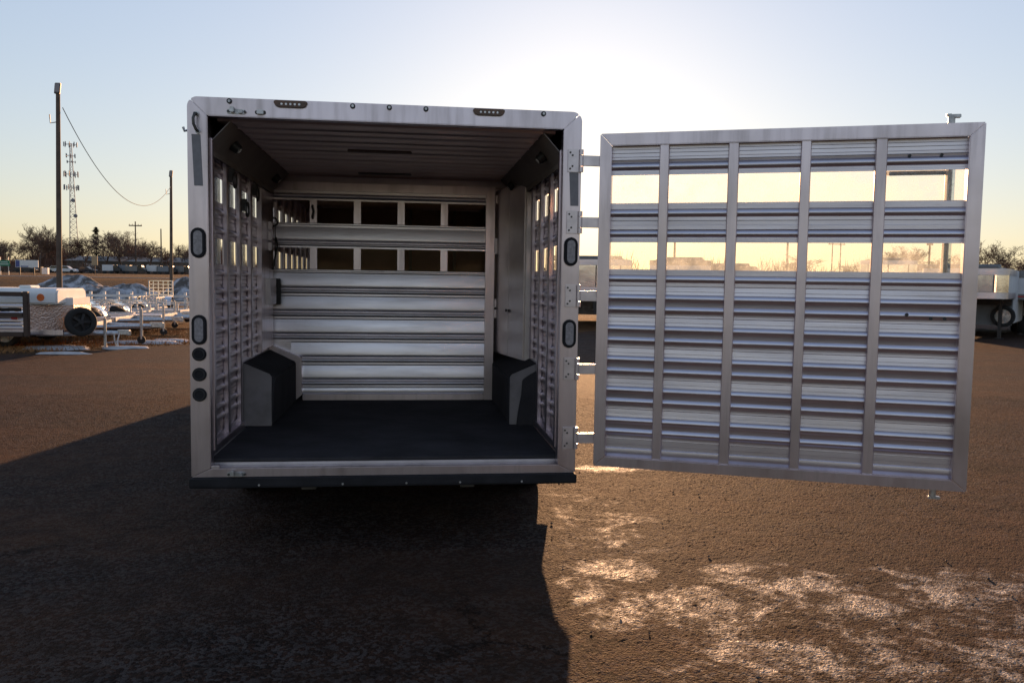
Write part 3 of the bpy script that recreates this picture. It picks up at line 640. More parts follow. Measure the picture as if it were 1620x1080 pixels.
# ------------------------------------------------------------------ far bare trees
def bare_tree(seed, h, spread=0.55, up=0.35, levels=5, twigs=True):
    rnd = random.Random(seed); trunk = MB(); crown = MB()
    def seg(m, a, b, ra, rb, n=3):
        d = (b-a).normalized(); x = d.cross(Vector((0.3,0.5,0.81))).normalized(); y = d.cross(x); o = len(m.v)
        for c, r in ((a,ra),(b,rb)):
            for k in range(n):
                th = 2*math.pi*k/n; m.v.append(tuple(c + x*math.cos(th)*r + y*math.sin(th)*r))
        for k in range(n): m.f.append((o+k, o+(k+1)%n, o+n+(k+1)%n, o+n+k))
    def grow(p, d, L, r, lev):
        n = 3 if lev < 3 else 2; q = p
        for i in range(n):
            d = (d + Vector((rnd.gauss(0,0.16),rnd.gauss(0,0.16),rnd.gauss(0.03,0.10)))).normalized()
            q2 = q + d*(L/n); r2_ = r*0.84
            seg(trunk if lev == 0 else crown, q, q2, r, r2_, 6 if lev == 0 else 3)
            if lev < levels and (lev > 0 or i > 0 or h < 6):
                for b in range(2 if lev < 2 else rnd.choice((1,2,2))):
                    az = rnd.uniform(0,2*math.pi); side = Vector((math.cos(az),math.sin(az),0))
                    nd = (d*rnd.uniform(0.45,0.9) + side*spread*rnd.uniform(0.7,1.5) + Vector((0,0,up*rnd.uniform(0.1,1)))).normalized()
                    grow(q2, nd, L*rnd.uniform(0.52,0.74), max(r2_*0.55,0.022), lev+1)
            q, r = q2, r2_
    grow(Vector((0,0,-0.2)), Vector((0,0,1)), h*0.42, h*0.022, 0)
    zt = max(v[2] for v in crown.v); k = h/zt
    for m in (trunk, crown): m.v = [(x*k,y*k,z*k) for x,y,z in m.v]
    return trunk.mesh('trunk'), crown.mesh('crown')
TREES = [bare_tree(11,10), bare_tree(23,11,0.75,0.25), bare_tree(37,9,0.85,0.2), bare_tree(41,12,0.45,0.5), bare_tree(59,10,0.65,0.3), bare_tree(67,8,0.9,0.15)]
TH0 = [10,11,9,12,10,8]
def place_tree(var, x, y, h, label, rz, wide=1.0, group='bare trees along the skyline', mat='bark'):
    tm, cmsh = TREES[var]; t = thing('bare_tree', label, 'tree', (x,y,terrain_z(x,y)-0.1), rz, group)
    k = h/TH0[var]; t.scale = (k*wide,k*wide,k)
    a_ = link('trunk', tm, M['bark'], t); c_ = link('crown', cmsh, M['bark'], t)
    if mat != 'bark':
        for o in (a_, c_): o.material_slots[0].link = 'OBJECT'; o.material_slots[0].material = M[mat]
# (photo column, far row) -> trees of the left skyline, west to east
cams = Vector((0.1099,-4.6385,1.5277))
def along(px, Y):            # ground position on the line of sight through a photo column near the horizon
    k = (px-810)/1312.09; dx = fw.x + k*rt.x; dy = fw.y + k*rt.y
    return cams.x + dx*(Y-cams.y)/dy
skyline = [(-26,200,9,1),(-8,215,8.5,2),(12,195,7.0,5),(30,225,9.5,0),(50,210,10.8,1),(66,200,11.8,3),(84,215,10.0,4),(101,205,9.2,2),(117,225,9.0,5),(134,210,10.4,0),(147,228,8.7,4),(170,212,11.0,3),(182,220,11.6,1),(196,205,10.0,4),(207,218,8.8,2),(224,230,8.0,0),(236,210,8.7,1),(247,224,8.4,4),(262,212,6.6,5),(277,226,6.8,2),(291,214,8.2,3),(312,220,8.0,0),(335,214,8.4,1)]
words = ['leftmost bare tree at the photo\'s edge','bare tree just right of the green road sign','low round bare tree above the green road sign','bare tree above the billboard\'s left half','tall bare tree above the billboard\'s right half','tall pale bare tree left of the near lamp pole','bare tree directly behind the near lamp pole','wide bare tree between near lamp pole and lattice tower','low bare tree at the foot of the lattice tower','bare tree between lattice tower and the pine','bare tree close behind the pine','upright bare tree just right of the pine','wide pale bare tree two right of the pine','dense bare tree left of the wooden utility pole','low bare tree touching the wooden utility pole\'s left side','bare tree just right of the wooden utility pole','wide bare tree above the right half of the long shed','bare tree left of the far lamp pole','low bare tree just left of the far lamp pole','low bare tree just right of the far lamp pole','upright bare tree at the trailer\'s left rear post','bare tree hidden mostly by the trailer\'s left post','bare tree behind the trailer\'s left wall windows']
for i, ((px,Y,h,v), w) in enumerate(zip(skyline, words)):
    place_tree(v, along(px,Y), Y, h*0.97, w + ' on the skyline', i*1.7, 1.15 if i % 2 else 1.0, mat='bark2' if i % 3 == 0 else 'bark')
right = [(1050,165,5.5,4,'faint low bare tree behind the door\'s first lower window'),(1262,150,6.5,5,'faint bare tree at the right of the door\'s third lower window'),(1345,170,5.5,2,'faint low bare tree in the door\'s fourth lower window'),(1418,150,8.6,0,'left bare tree seen through the door\'s last lower window'),(1447,155,8.9,1,'broad bare tree seen in the middle of the door\'s last lower window'),(1482,150,7.0,5,'low bare tree at the latch bar in the door\'s last lower window'),(1513,160,7.6,2,'bare tree behind the door\'s right stile'),(1552,140,9.4,3,'tallest bare tree right of the open door above the polished trailer nose'),(1567,150,9.0,1,'bare tree second from the open door on the right'),(1587,160,7.6,4,'rounded reddish bare tree on the right, third from the door'),(1604,170,7.2,2,'low reddish bare tree above the white lidded box at right'),(1622,165,7.4,0,'bare tree cut by the photo\'s right edge'),(1645,165,8.0,1,'bare tree beyond the right edge of the photo'),(880,180,7.0,5,'bare tree behind the trailer\'s right rear post'),(925,170,5.5,2,'low bare tree behind the gap between trailer and door')]
for i, (px,Y,h,v,w) in enumerate(right): place_tree(v, along(px,Y), Y, h*0.97, w, i*2.3+0.5, 1.2 if i % 2 else 1.05, 'bare trees on the right horizon', 'bark2' if i % 2 else 'bark')
# undergrowth: a far mass of twigs nobody could count
def brush(name, x0, x1, y0, y1, hmin, hmax, n, seed, label, mat='bark2'):
    rnd = random.Random(seed); m = MB()
    for _ in range(n):
        x = rnd.uniform(x0,x1); y = rnd.uniform(y0,y1)
        hh = rnd.uniform(hmin,hmax)*(0.65+0.35*math.sin(x*0.31)+0.2*math.sin(x*0.83+1)); hh = max(0.5,hh); z = terrain_z(x,y)-0.1; w = rnd.uniform(0.05,0.22)
        zz = z + rnd.uniform(0,0.75)*hh; dx = rnd.gauss(0,0.7); dy = rnd.gauss(0,0.5); l = rnd.uniform(0.3,0.6)*hh
        m.add([(x-w/2,y,zz),(x+w/2,y,zz),(x+dx,y+dy,min(zz+l,z+hh))],[(0,1,2)])
    o = link(name, m.mesh(name), M[mat]); stuff(o, label); return o
brush('brush', -135, -42, 228, 245, 5.0, 9.0, 24000, 3, 'brown leafless undergrowth massed below the skyline trees')
brush('brush', -120, -40, 193, 210, 1.5, 3.2, 7000, 5, 'low brown scrub behind the highway on the left', 'bark')
brush('brush', 30, 190, 165, 190, 3.0, 6.5, 14000, 4, 'brown leafless undergrowth along the right horizon')
# pine
pt = thing('pine_tree', 'dark green pine with a pointed top standing above the bare trees', 'tree', (along(155,218),218,terrain_z(0,218)-0.1))
obj('trunk', MB().tube([(0,0,0),(0,0,10.6)],0.22,8,0.03), M['bark'], pt)
rnd = random.Random(8); cr = MB()
for i in range(1500):
    t = rnd.random()**0.8; z = 3.5+t*7.2; rad = (1-t)*3.0+0.2; lay = 0.55+0.45*math.sin(z*5.2)
    az = rnd.uniform(0,2*math.pi); r = rad*lay*rnd.uniform(0.3,1.1); c = Vector((r*math.cos(az),r*math.sin(az),z-0.22*r))
    for q in range(2):
        d = Vector((math.cos(az)+rnd.gauss(0,0.5),math.sin(az)+rnd.gauss(0,0.5),rnd.gauss(0,0.25)))*0.34; sde = Vector((-d.y,d.x,rnd.gauss(0,0.1)))*0.3
        cr.add([c-sde,c+sde,c+d],[(0,1,2)])
obj('crown', cr, M['needle'], pt); pt.scale = (1.05,1.05,1.08)

# ------------------------------------------------------------------ lattice tower
M['tower'] = plain('hazed_tower_steel', (0.38,0.37,0.37), 0.7, 0, 0.2, 1)  # grey made paler, distance haze put into the colour
TX, TY = along(118,380), 380
tw = thing('cell_tower', 'tall grey lattice cell tower rising above the trees', 'tower', (TX,TY,0))
H = 58.5; lat = MB()
def leg(i, z):
    r = (2.3*(1-z/H)**1.05*1.0 + 0.42); a_ = 2*math.pi*i/3 + 0.35
    return Vector((r*math.cos(a_) - 0.0, r*math.sin(a_), z))
zs = [H*(i/26) for i in range(27)]
lm = MB()
for i in range(3): lm.tube([leg(i,z) for z in zs],0.16,5)
obj('mast_legs', lm, M['tower'], tw)
for a_, b_ in zip(zs[:-1], zs[1:]):
    for i in range(3):
        lat.tube([leg(i,a_),leg((i+1)%3,b_)],0.05,4); lat.tube([leg((i+1)%3,a_),leg(i,b_)],0.05,4); lat.tube([leg(i,b_),leg((i+1)%3,b_)],0.045,4)
obj('lattice_bracing', lat, M['tower'], tw)
for z, r, nA, hh in ((58.0,2.6,9,1.9),(53.2,1.9,6,1.6),(50.6,1.7,5,1.0),(45.3,2.8,9,2.4),(39.6,2.9,9,2.2)):
    ring = obj('antenna_ring', MB().torus((0,0,z),'z',r*0.82,0.09,12,5), M['galv'], tw)
    for k in range(nA):
        a_ = 2*math.pi*k/nA+z; obj('antenna_panel', MB().box(-0.17,0.17,-0.12,0.12,-hh/2,hh/2), M['hvac'], ring, loc=(r*math.cos(a_),r*math.sin(a_),z), rot=(0,0,a_))
for z, x in ((34.0,1.0),(27.4,1.9)): obj('dish', MB().lathe([(-0.3,0.0),(-0.25,0.75),(0.2,0.85),(0.2,0.0)],(x,-1.4,z),'y',16), M['hvac'], tw, 0, 40)

# ------------------------------------------------------------------ utility poles
def utility_pole(px, Y, h, arm, label, twin=False):
    x = along(px,Y); t = thing('utility_pole', label, 'utility pole', (x,Y,terrain_z(x,Y)-0.2), 0, 'distant utility poles')
    for k in ((-1.3,1.3) if twin else (0,)): obj('pole', MB().tube([(k,0,0),(k,0,h)],0.20,7,0.13), M['pole'], t)
    if arm: obj('crossarm', MB().box(-arm,arm,-0.1,0.1,h-1.1,h-0.85), M['pole'], t)
    if arm:
        for k in (-arm*0.9,-arm*0.45,arm*0.45,arm*0.9): obj('insulator', MB().cyl((k,0,h-0.72),'z',0.07,0.26,6), M['hvac'], t)
utility_pole(217,205,12.6,1.5,'wooden utility pole with one crossarm above the long shed')
utility_pole(257,205,11.0,0,'slim bare utility pole between the crossarm pole and far lamp pole')
utility_pole(263,240,7.4,0,'short utility pole just left of the far lamp pole')
utility_pole(284,240,7.6,0.8,'short utility pole right of the far lamp pole')
utility_pole(1317,230,13.0,2.6,'twin legged power pole seen faintly through the door\'s fourth lower window',True)
utility_pole(1240,120,11.0,0,'slim pole seen through the door\'s third lower window')
utility_pole(1063,120,11.5,0,'faint slim pole seen through the door\'s second lower window')
utility_pole(1463,120,8.2,0.5,'slim street lamp pole in the door\'s last lower window')

# ------------------------------------------------------------------ far roadside things
sx, sy = along(10,112), 112
sg = thing('road_sign', 'green highway sign on two posts at the far left edge', 'sign', (sx,sy,terrain_z(sx,sy)))
for k in (-0.5,0.5): obj('post', MB().box(k-0.04,k+0.04,-0.04,0.04,-0.2,2.3), M['galv'], sg)
pn = obj('sign_panel', MB().box(-0.72,0.72,-0.08,-0.045,1.15,1.90), M['green'], sg)
for z, w in ((1.64,0.45),(1.38,0.55)): obj('lettering', MB().box(-w,w,-0.085,-0.0805,z-0.035,z+0.035), M['white_paint'], pn)
sx = along(45.5,115)
bb = thing('billboard', 'wide white billboard with a blue left panel near the green sign', 'billboard', (sx,115,terrain_z(sx,115)))
for k in (-0.9,0.9): obj('post', MB().box(k-0.06,k+0.06,-0.05,0.05,-0.2,1.1), M['steel_dark'], bb)
pn = obj('board', MB().box(-1.45,1.45,-0.08,0.05,1.0,1.98), M['white_paint'], bb, 0.01)
obj('blue_panel', MB().box(-1.40,-0.9,-0.086,-0.081,1.06,1.92), M['blue'], pn); obj('blue_panel', MB().box(-0.75,0.2,-0.086,-0.081,1.06,1.2), M['blue'], pn)
sx = along(74,118)
ks = thing('lit_sign_box', 'small sunlit box sign with a yellow side below the near lamp pole', 'sign', (sx,118,terrain_z(sx,118)))
obj('cabinet', MB().box(-0.35,0.42,-0.3,0.3,0.1,1.0), M['white_paint'], ks, 0.02); obj('yellow_side', MB().box(-0.52,-0.352,-0.3,0.3,0.15,1.1), M['tan'], ks)
sx = along(152,150)
ob = thing('roadside_banner', 'tall tan banner board on posts in front of the pine', 'sign', (sx,150,terrain_z(sx,150)))
obj('board', MB().box(-0.5,0.5,-0.05,0.05,1.6,3.2), M['tan'], ob); obj('post', MB().box(-0.07,0.07,-0.04,0.04,-0.2,1.6), M['pole'], ob)
# long shed
x0, x1 = along(108,214), along(318,214); L = x1-x0
sh = thing('long_shed', 'long low dark metal shed with a pale roof edge below the skyline', 'shed', (x0,214,terrain_z(0,214)-0.2))
obj('wall', MB().box(0,L,0,18,0,3.0), M['grey_wall'], sh)
obj('roof', MB().prism([(-0.4,3.0),(9,4.3),(18.4,3.0),(18.4,3.16),(9,4.5),(-0.4,3.2)], 'x', -0.4, L+0.4), M['roof'], sh)
for k in range(5): obj('shed_door', MB().box(4+k*7.5,7+k*7.5,-0.06,0.0-0.002,0.2,2.5), M['steel_dark'] if k % 2 else M['alu_white'], sh)
# vans and boxes parked along the highway's far side
def box_truck(px, Y, w, h, label, mat='alu_white', cab=True):
    x = along(px,Y); t = thing('parked_truck', label, 'truck', (x,Y,terrain_z(x,Y)), 0, 'vehicles parked beyond the highway')
    obj('cargo_box', MB().box(-w/2,w/2,0,2.0,0.55,h), M[mat], t, 0.05)
    if cab:
        cbm = obj('cab', MB().prism([(w/2+0.03,0.5),(w/2+1.5,0.5),(w/2+1.5,1.1),(w/2+1.1,1.25),(w/2+0.8,1.85),(w/2+0.03,1.85)], 'y', 0.1, 1.9), M['car_paint'], t, 0.04)
        obj('window', MB().box(w/2+0.2,w/2+0.75,0.085,0.098,1.25,1.75), M['glass_dark'], cbm)
    for k in (-w/2+0.5, w/2-0.4): obj('wheel', MB().cyl((k,0.15,0.4),'y',0.40,0.26,14), M['tyre'], t)
box_truck(172,187,2.3,1.9,'white box truck parked beyond the highway right of the pine')
box_truck(192,188,2.4,1.9,'grey box truck parked beyond the highway, second from the pine','hvac')
box_truck(209,186,2.6,1.8,'grey box truck parked beyond the highway under the wooden utility pole','roof')
box_truck(241,188,2.2,1.9,'white box truck parked beyond the highway between utility pole and far lamp pole')
box_truck(259,187,2.4,1.8,'grey box truck parked beyond the highway just left of the far lamp pole','hvac')
box_truck(284,189,2.3,1.9,'pale box truck parked beyond the highway right of the far lamp pole','roof')
def car(px, Y, label, mat, rz=0.0):
    x = along(px,Y); t = thing('parked_car', label, 'car', (x,Y,terrain_z(x,Y)), rz, 'cars parked beyond the highway')
    obj('body', MB().prism([(-2.1,0.3),(2.1,0.3),(2.15,0.6),(1.9,0.82),(1.0,0.92),(-1.9,0.95),(-2.12,0.8)], 'y', -0.85, 0.85), M[mat], t, 0.06, 40)
    c = obj('cabin', MB().prism([(-1.75,0.93),(1.1,0.9),(0.45,1.42),(-1.2,1.45)], 'y', -0.72, 0.72), M[mat], t, 0.06, 40)
    obj('window', MB().prism([(-1.5,0.98),(0.85,0.96),(0.4,1.34),(-1.15,1.37)], 'y', -0.745, -0.722), M['glass_dark'], c)
    for k in (-1.35,1.35):
        for y in (-0.78,0.78): obj('wheel', MB().cyl((k,y,0.33),'y',0.33,0.2,16), M['tyre'], t)
car(44,178,'dark car parked beyond the highway below the billboard','car_paint'); car(95,180,'silver car parked beyond the highway right of the near lamp pole','galv',0.1)
car(107,176,'pale car parked beyond the highway left of the lattice tower','alu_white'); car(138,180,'dark car parked beyond the highway between lattice tower and pine','car_paint',-0.1)

# ------------------------------------------------------------------ snow heaps beyond the fence
def heap(cx, cy, rx, ry, h, seed, label):
    rnd = random.Random(seed); m = MB(); n = 34; ph = [rnd.uniform(0,6.28) for _ in range(8)]
    for j in range(n+1):
        for i in range(n+1):
            u, v = i/n*2-1, j/n*2-1; r = math.hypot(u*(1+0.14*math.sin(3*v+ph[0])), v)
            z = max(0, 1-r**1.25)*h*(1+0.25*math.sin(4*u+ph[1])+0.18*math.sin(7*v+3*u+ph[2])) + (0.10*h*math.sin(11*u+ph[3])*math.sin(9*v+ph[4]) + rnd.uniform(-0.05,0.05)*h)*max(0,1-r)**0.5
            m.v.append((u*rx, v*ry, z-0.06))
    for j in range(n):
        for i in range(n): m.f.append((j*(n+1)+i, j*(n+1)+i+1, (j+1)*(n+1)+i+1, (j+1)*(n+1)+i))
    return tag(link('snow_heap', m.mesh('snow_heap', 0, 60), M['pile'], None, (cx,cy,0)), label, 'snow heap', 'ploughed snow heaps at the yard edge')
heap(-23.6,55,4.8,3.2,1.50,2,'largest dirty snow heap, behind the near lamp pole')
heap(-19.8,54,3.4,2.6,1.35,5,'rounded dirty snow heap right of the near lamp pole')
heap(-15.2,55,2.6,2.2,1.25,9,'dirty snow heap just left of the far lamp pole')
heap(-12.7,56,2.2,2.0,1.15,14,'small dirty snow heap beside the trailer\'s left post')

# ------------------------------------------------------------------ white rail fence
fn = thing('rail_fence', 'low white two rail fence behind the flatbed trailers', 'fence', (0,0,0))
fp0, fp1 = Vector((-15.4,33.6,0)), Vector((-8.6,33.6,0))
nP = 12
for i in range(nP+1):
    p = fp0.lerp(fp1, i/nP); obj('fence_post', MB().box(p.x-0.055,p.x+0.055,p.y-0.055,p.y+0.055,-0.1,0.86), M['white_paint'], fn, 0.008)
for z in (0.32,0.68):
    for i in range(nP):
        p = fp0.lerp(fp1, i/nP); q = fp0.lerp(fp1, (i+1)/nP); obj('rail', MB().box(p.x+0.004,q.x-0.004,p.y-0.085,p.y-0.058,z-0.055,z+0.055), M['white_paint'], fn)

# ------------------------------------------------------------------ spare wheel parts shared by the yard trailers
ty_me = MB().lathe([(-0.09,0.20),(-0.105,0.24),(-0.095,0.29),(-0.07,0.305),(0.07,0.305),(0.095,0.29),(0.105,0.24),(0.09,0.20)], (0,0,0), 'y', 28).mesh('tyre',0,40)
hub = MB().lathe([(-0.08,0.19),(0.08,0.19),(0.08,0.202),(-0.08,0.202)], (0,0,0), 'y', 24)
hub.cyl((0,-0.055,0),'y',0.05,0.03,12); hub.cyl((0,0.03,0),'y',0.195,0.02,24)
for k in range(5):
    a_ = 2*math.pi*k/5; c_, s_ = math.cos(a_), math.sin(a_); px_, pz_ = -s_*0.025, c_*0.025
    hub.add([(c_*0.03-px_,-0.07,s_*0.03-pz_),(c_*0.195-px_,-0.055,s_*0.195-pz_),(c_*0.195+px_,-0.055,s_*0.195+pz_),(c_*0.03+px_,-0.07,s_*0.03+pz_),(c_*0.03-px_,-0.03,s_*0.03-pz_),(c_*0.195-px_,-0.03,s_*0.195-pz_),(c_*0.195+px_,-0.03,s_*0.195+pz_),(c_*0.03+px_,-0.03,s_*0.03+pz_)],[(0,1,2,3),(7,6,5,4),(0,4,5,1),(1,5,6,2),(2,6,7,3),(3,7,4,0)])
hub_me = hub.mesh('rim',0,40)
hub_black = hub_me.copy()
def wheel(parent, loc, black=False, rz=0):
    w = link('wheel', ty_me, M['tyre'], parent, loc, (0,0,rz)); link('rim', hub_black if black else hub_me, M['black'] if black else M['galv'], w); return w

# --- slatted box trailer at the left edge
bt = thing('box_trailer', 'small slatted aluminium box trailer with white rounded top and spare wheel', 'trailer', (-7.0,13.5,0))
sides = MB(); prof_b = [(-1.55,0.40),(-1.55,1.02),(-1.52,1.10)]
fr = MB(); fr.box(-3.6,0.0,0,0.06,0.30,0.40); fr.box(-3.6,0.0,1.5,1.56,0.30,0.40); fr.box(-0.74,-0.68,0.0,0.05,0.401,0.93); fr.box(-0.06,0.0,1.50,1.55,0.401,0.93)
fr.box(-1.72,-1.66,-0.002,0.05,0.401,0.93); fr.box(-3.6,-3.54,-0.002,0.05,0.401,0.93)
obj('frame', fr, M['alu_v'], bt, 0.004)
for k in range(7):
    z = 0.405+k*0.074
    if k == 5: continue
    obj('side_slat', MB().prism([(0.015,z),(0.004,z+0.018),(0.004,z+0.05),(0.015,z+0.07),(0.03,z+0.07),(0.03,z)], 'x', -3.54, -0.742), M['alu_h'], bt)
obj('side_window', MB().box(-1.55,-0.80,0.012,0.02,0.776,0.846), M['glass_dark'], bt)
hood = [(0.00,0.93),(0.0,1.14),(0.03,1.21),(0.09,1.25),(1.47,1.25),(1.53,1.21),(1.56,1.14),(1.56,0.93)]
obj('white_top', MB().prism(hood, 'x', -3.6, -0.10), M['white_paint'], bt, 0.03, 50)
obj('roof_vent', MB().box(-1.0,-0.75,0.35,0.8,1.25,1.31), M['white_paint'], bt, 0.02)
obj('front_wall', MB().prism([(-0.68,0.06),(-0.66,0.03),(0.0,0.55),(0.0,1.5),(-0.06,1.5),(-0.06,0.58)], 'z', 0.90, 1.06), M['white_paint'], bt, 0.005)
obj('rock_guard', MB().prism([(-0.676,0.05),(-0.655,0.025),(0.02,0.53),(0.02,1.49),(-0.03,1.49),(-0.03,0.56)], 'z', 0.36, 0.899), M['tread'], bt, 0.004)
obj('decal', MB().cyl((-0.42,-0.003,1.07),'y',0.075,0.004,20), M['orange'], bt)
obj('tail_reflector', MB().box(-1.0,-0.88,-0.006,-0.001,0.62,0.66), M['red'], bt)
for k, l in ((0.28,1.0),(1.2,1.0)): pass
obj('tongue', MB().tube([(-0.6,0.20,0.30),(0.85,0.72,0.30)],0.045,8).tube([(-0.6,1.36,0.30),(0.85,0.80,0.30)],0.045,8), M['galv'], bt)
obj('coupler', MB().box(0.83,1.08,0.70,0.83,0.27,0.37).cyl((1.05,0.765,0.30),'z',0.05,0.10,12), M['galv'], bt, 0.01)
jk = obj('jack', MB().tube([(0.62,0.60,0.02),(0.62,0.60,0.62)],0.032,10), M['galv'], bt); obj('jack_foot', MB().cyl((0.62,0.60,0.012),'z',0.08,0.02,12), M['galv'], jk); obj('crank', MB().tube([(0.62,0.60,0.62),(0.62,0.60,0.66),(0.74,0.60,0.66)],0.012,6), M['black'], jk)
obj('safety_chain', MB().tube([(0.78,0.66,0.30),(0.80,0.64,0.14),(0.84,0.63,0.03)],0.016,6).tube([(0.88,0.70,0.30),(0.86,0.62,0.12),(0.88,0.60,0.03)],0.016,6), M['galv'], bt)
wheel(bt, (0.235,0.32,0.56), True, 0.55)
obj('spare_bracket', MB().box(0.15,0.22,0.40,0.60,0.28,0.60), M['steel_dark'], bt)
for x in (-2.0,-2.8): wheel(bt, (x,0.05,0.305))
# brown tube gate standing in front of it
gt = thing('tube_gate', 'dark brown square tube gate standing before the slatted box trailer', 'gate', (-7.55,13.15,0))
gm = MB(); 
for z in (0.33,0.72,1.14): gm.box(-2.4,-0.06,-0.045,0.045,z-0.045,z+0.045)
obj('rails', gm, M['brown_paint'], gt, 0.008)
for x in (-2.46,0.0): obj('upright', MB().box(x-0.05,x+0.05,-0.05,0.05,0.0 if x < -1 else 0.285,1.195), M['brown_paint'], gt, 0.01)

# --- flatbed trailers, tongues to the right
def flatbed(loc, rz, length, label, fend=2, ramp=False, rail=0.0, gate_h=0.9, W2=0.98):
    t = thing('flatbed_trailer', label, 'trailer', loc, rz, 'aluminium flatbed trailers parked in a row')
    z = 0.43
    fr = MB()
    for y in (-W2, W2): fr.box(-length,0,y-0.03,y+0.03,z-0.06,z+0.06)
    fr.box(-0.03,0.03,-W2+0.031,W2-0.031,z-0.06,z+0.06); fr.box(-length-0.03,-length+0.03,-W2+0.031,W2-0.031,z-0.06,z+0.06)
    obj('frame', fr, M['galv'], t, 0.006)
    nb = 11
    for k in range(nb):
        y = -W2+0.04+k*(2*W2-0.08)/nb; obj('deck_plank', MB().box(-length+0.035,-0.035,y,y+(2*W2-0.08)/nb-0.012,z-0.01,z+0.02), M['alu_dull'], t)
    if rail:
        rm = MB()
        for y in (-W2, W2): rm.box(-length,0,y-0.02,y+0.02,z+rail-0.04,z+rail)
        obj('side_rail', rm, M['galv'], t)
        for k in range(8):
            for y in (-W2, W2): obj('rail_post', MB().box(-length+0.05+k*(length-0.12)/7,-length+0.10+k*(length-0.12)/7,y-0.018,y+0.018,z+0.061,z+rail-0.041), M['galv'], t)
    for k in range(fend):
        xc = -length*0.52 + (k-(fend-1)/2)*0.78
        for s_ in (-1,1):
            y = s_*(W2+0.16); wheel(t, (xc,y,0.305))
            ar = [(xc+0.40*math.cos(R(a_)),0.33+0.40*math.sin(R(a_))) for a_ in range(8,173,15)]
            ar2 = [(xc+0.375*math.cos(R(a_)),0.33+0.375*math.sin(R(a_))) for a_ in range(172,7,-15)]
            fm = MB(); n_ = len(ar)
            for i in range(n_-1):
                q = [ar[i],ar[i+1],ar2[n_-2-i],ar2[n_-1-i]]
                fm.prism(q, 'y', y-0.13, y+0.13)
            obj('fender', fm, M['alu_polish'], t)
    obj('tongue', MB().tube([(0,-0.7,z-0.03),(1.15,-0.05,z-0.03)],0.045,8).tube([(0,0.7,z-0.03),(1.15,0.05,z-0.03)],0.045,8), M['galv'], t)
    obj('coupler', MB().box(1.12,1.42,-0.06,0.06,z-0.06,z+0.05).cyl((1.38,0,z-0.02),'z',0.06,0.12,12), M['galv'], t, 0.01)
    j = obj('jack', MB().tube([(0.98,-0.18,0.10),(0.98,-0.18,0.80)],0.034,10), M['galv'], t)
    obj('jack_wheel', MB().cyl((0.98,-0.18,0.09),'y',0.09,0.05,16), M['tyre'], j); obj('crank', MB().tube([(0.98,-0.18,0.80),(0.98,-0.18,0.84),(0.84,-0.22,0.86)],0.013,6), M['galv'], j)
    if ramp:
        rg = obj('ramp_gate', MB().box(-length-0.10,-length-0.05,-W2,W2,z-0.03,z+0.018), M['galv'], t)
        for y in (-W2, W2-0.05): obj('ramp_upright', MB().box(-length-0.10,-length-0.05,y,y+0.05,z+0.019,z+gate_h), M['galv'], rg)
        for k in range(7): obj('ramp_slat', MB().box(-length-0.09,-length-0.06,-W2+0.051,W2-0.051,z+0.02+k*(gate_h-0.06)/6,z+0.06+k*(gate_h-0.06)/6), M['alu_polish'], rg)
        for k in range(1,5): obj('ramp_rib', MB().box(-length-0.098,-length-0.0905,-W2+k*2*W2/5-0.02,-W2+k*2*W2/5+0.02,z+0.02,z+gate_h-0.03), M['alu_polish'], rg)
flatbed((-6.95,15.3,0),0.05,3.6,'low aluminium flatbed trailer nearest the lot, jack wheel at the pavement edge',2)
flatbed((-7.3,18.3,0),0.03,4.2,'low aluminium flatbed trailer, second back from the pavement',2)
flatbed((-7.9,21.6,0),0.02,4.4,'aluminium flatbed trailer with low side rails, third back from the pavement',2,False,0.28)
flatbed((-8.4,25.0,0),0.0,4.6,'aluminium flatbed trailer with raised ramp gate, fourth back from the pavement',2,True,0.3,0.7)
flatbed((-10.3,29.5,0),-1.50,3.2,'aluminium trailer turned with its tall upright ramp gate in front of the white fence',1,True,0.3,0.95,0.5)
flatbed((-7.3,30.5,0),-1.45,3.0,'aluminium trailer with upright ramp gate beside the livestock trailer\'s left post',1,True,0.3,0.95,0.5)

flatbed((-6.7,20.0,0),0.04,4.0,'low aluminium flatbed trailer with its coupler nearest the livestock trailer\'s left post',2)
flatbed((-7.1,23.6,0),0.0,4.4,'aluminium flatbed trailer with side rails whose tongue ends behind the left post',2,False,0.28)
# --- snow scraps and dry grass by the pavement edge
rnd = random.Random(31)
def snow_patch(cx, cy, rx, ry, label):
    m = MB(); n = 18; m.v = [(0,0,0.05)]
    for k in range(n):
        a_ = 2*math.pi*k/n; r = rnd.uniform(0.7,1.1); m.v.append((rx*r*math.cos(a_)*0.75,ry*r*math.sin(a_)*0.75,0.035))
    for k in range(n):
        a_ = 2*math.pi*k/n; r = rnd.uniform(0.8,1.15); m.v.append((rx*r*math.cos(a_),ry*r*math.sin(a_),-0.03))
    for k in range(n): m.f += [(0,1+k,1+(k+1)%n),(1+k,1+n+k,1+n+(k+1)%n,1+(k+1)%n)]
    tag(link('snow_patch', m.mesh('snow_patch',0,60), M['snow'], None, (cx,cy,0.0)), label, 'snow patch', 'thin snow scraps by the pavement')
snow_patch(-6.55,12.45,0.60,0.12,'thin snow strip at the pavement edge below the spare wheel')
snow_patch(-5.9,13.95,0.55,0.22,'snow scrap beside the box trailer\'s coupler')
snow_patch(-6.0,15.6,0.9,0.35,'broad snow scrap under the nearest flatbed\'s tongue')
snow_patch(-5.6,16.2,0.5,0.3,'small snow scrap near the nearest flatbed\'s jack wheel')
snow_patch(-7.3,13.9,0.75,0.45,'mounded snow scrap under the box trailer')
gr_ = MB()
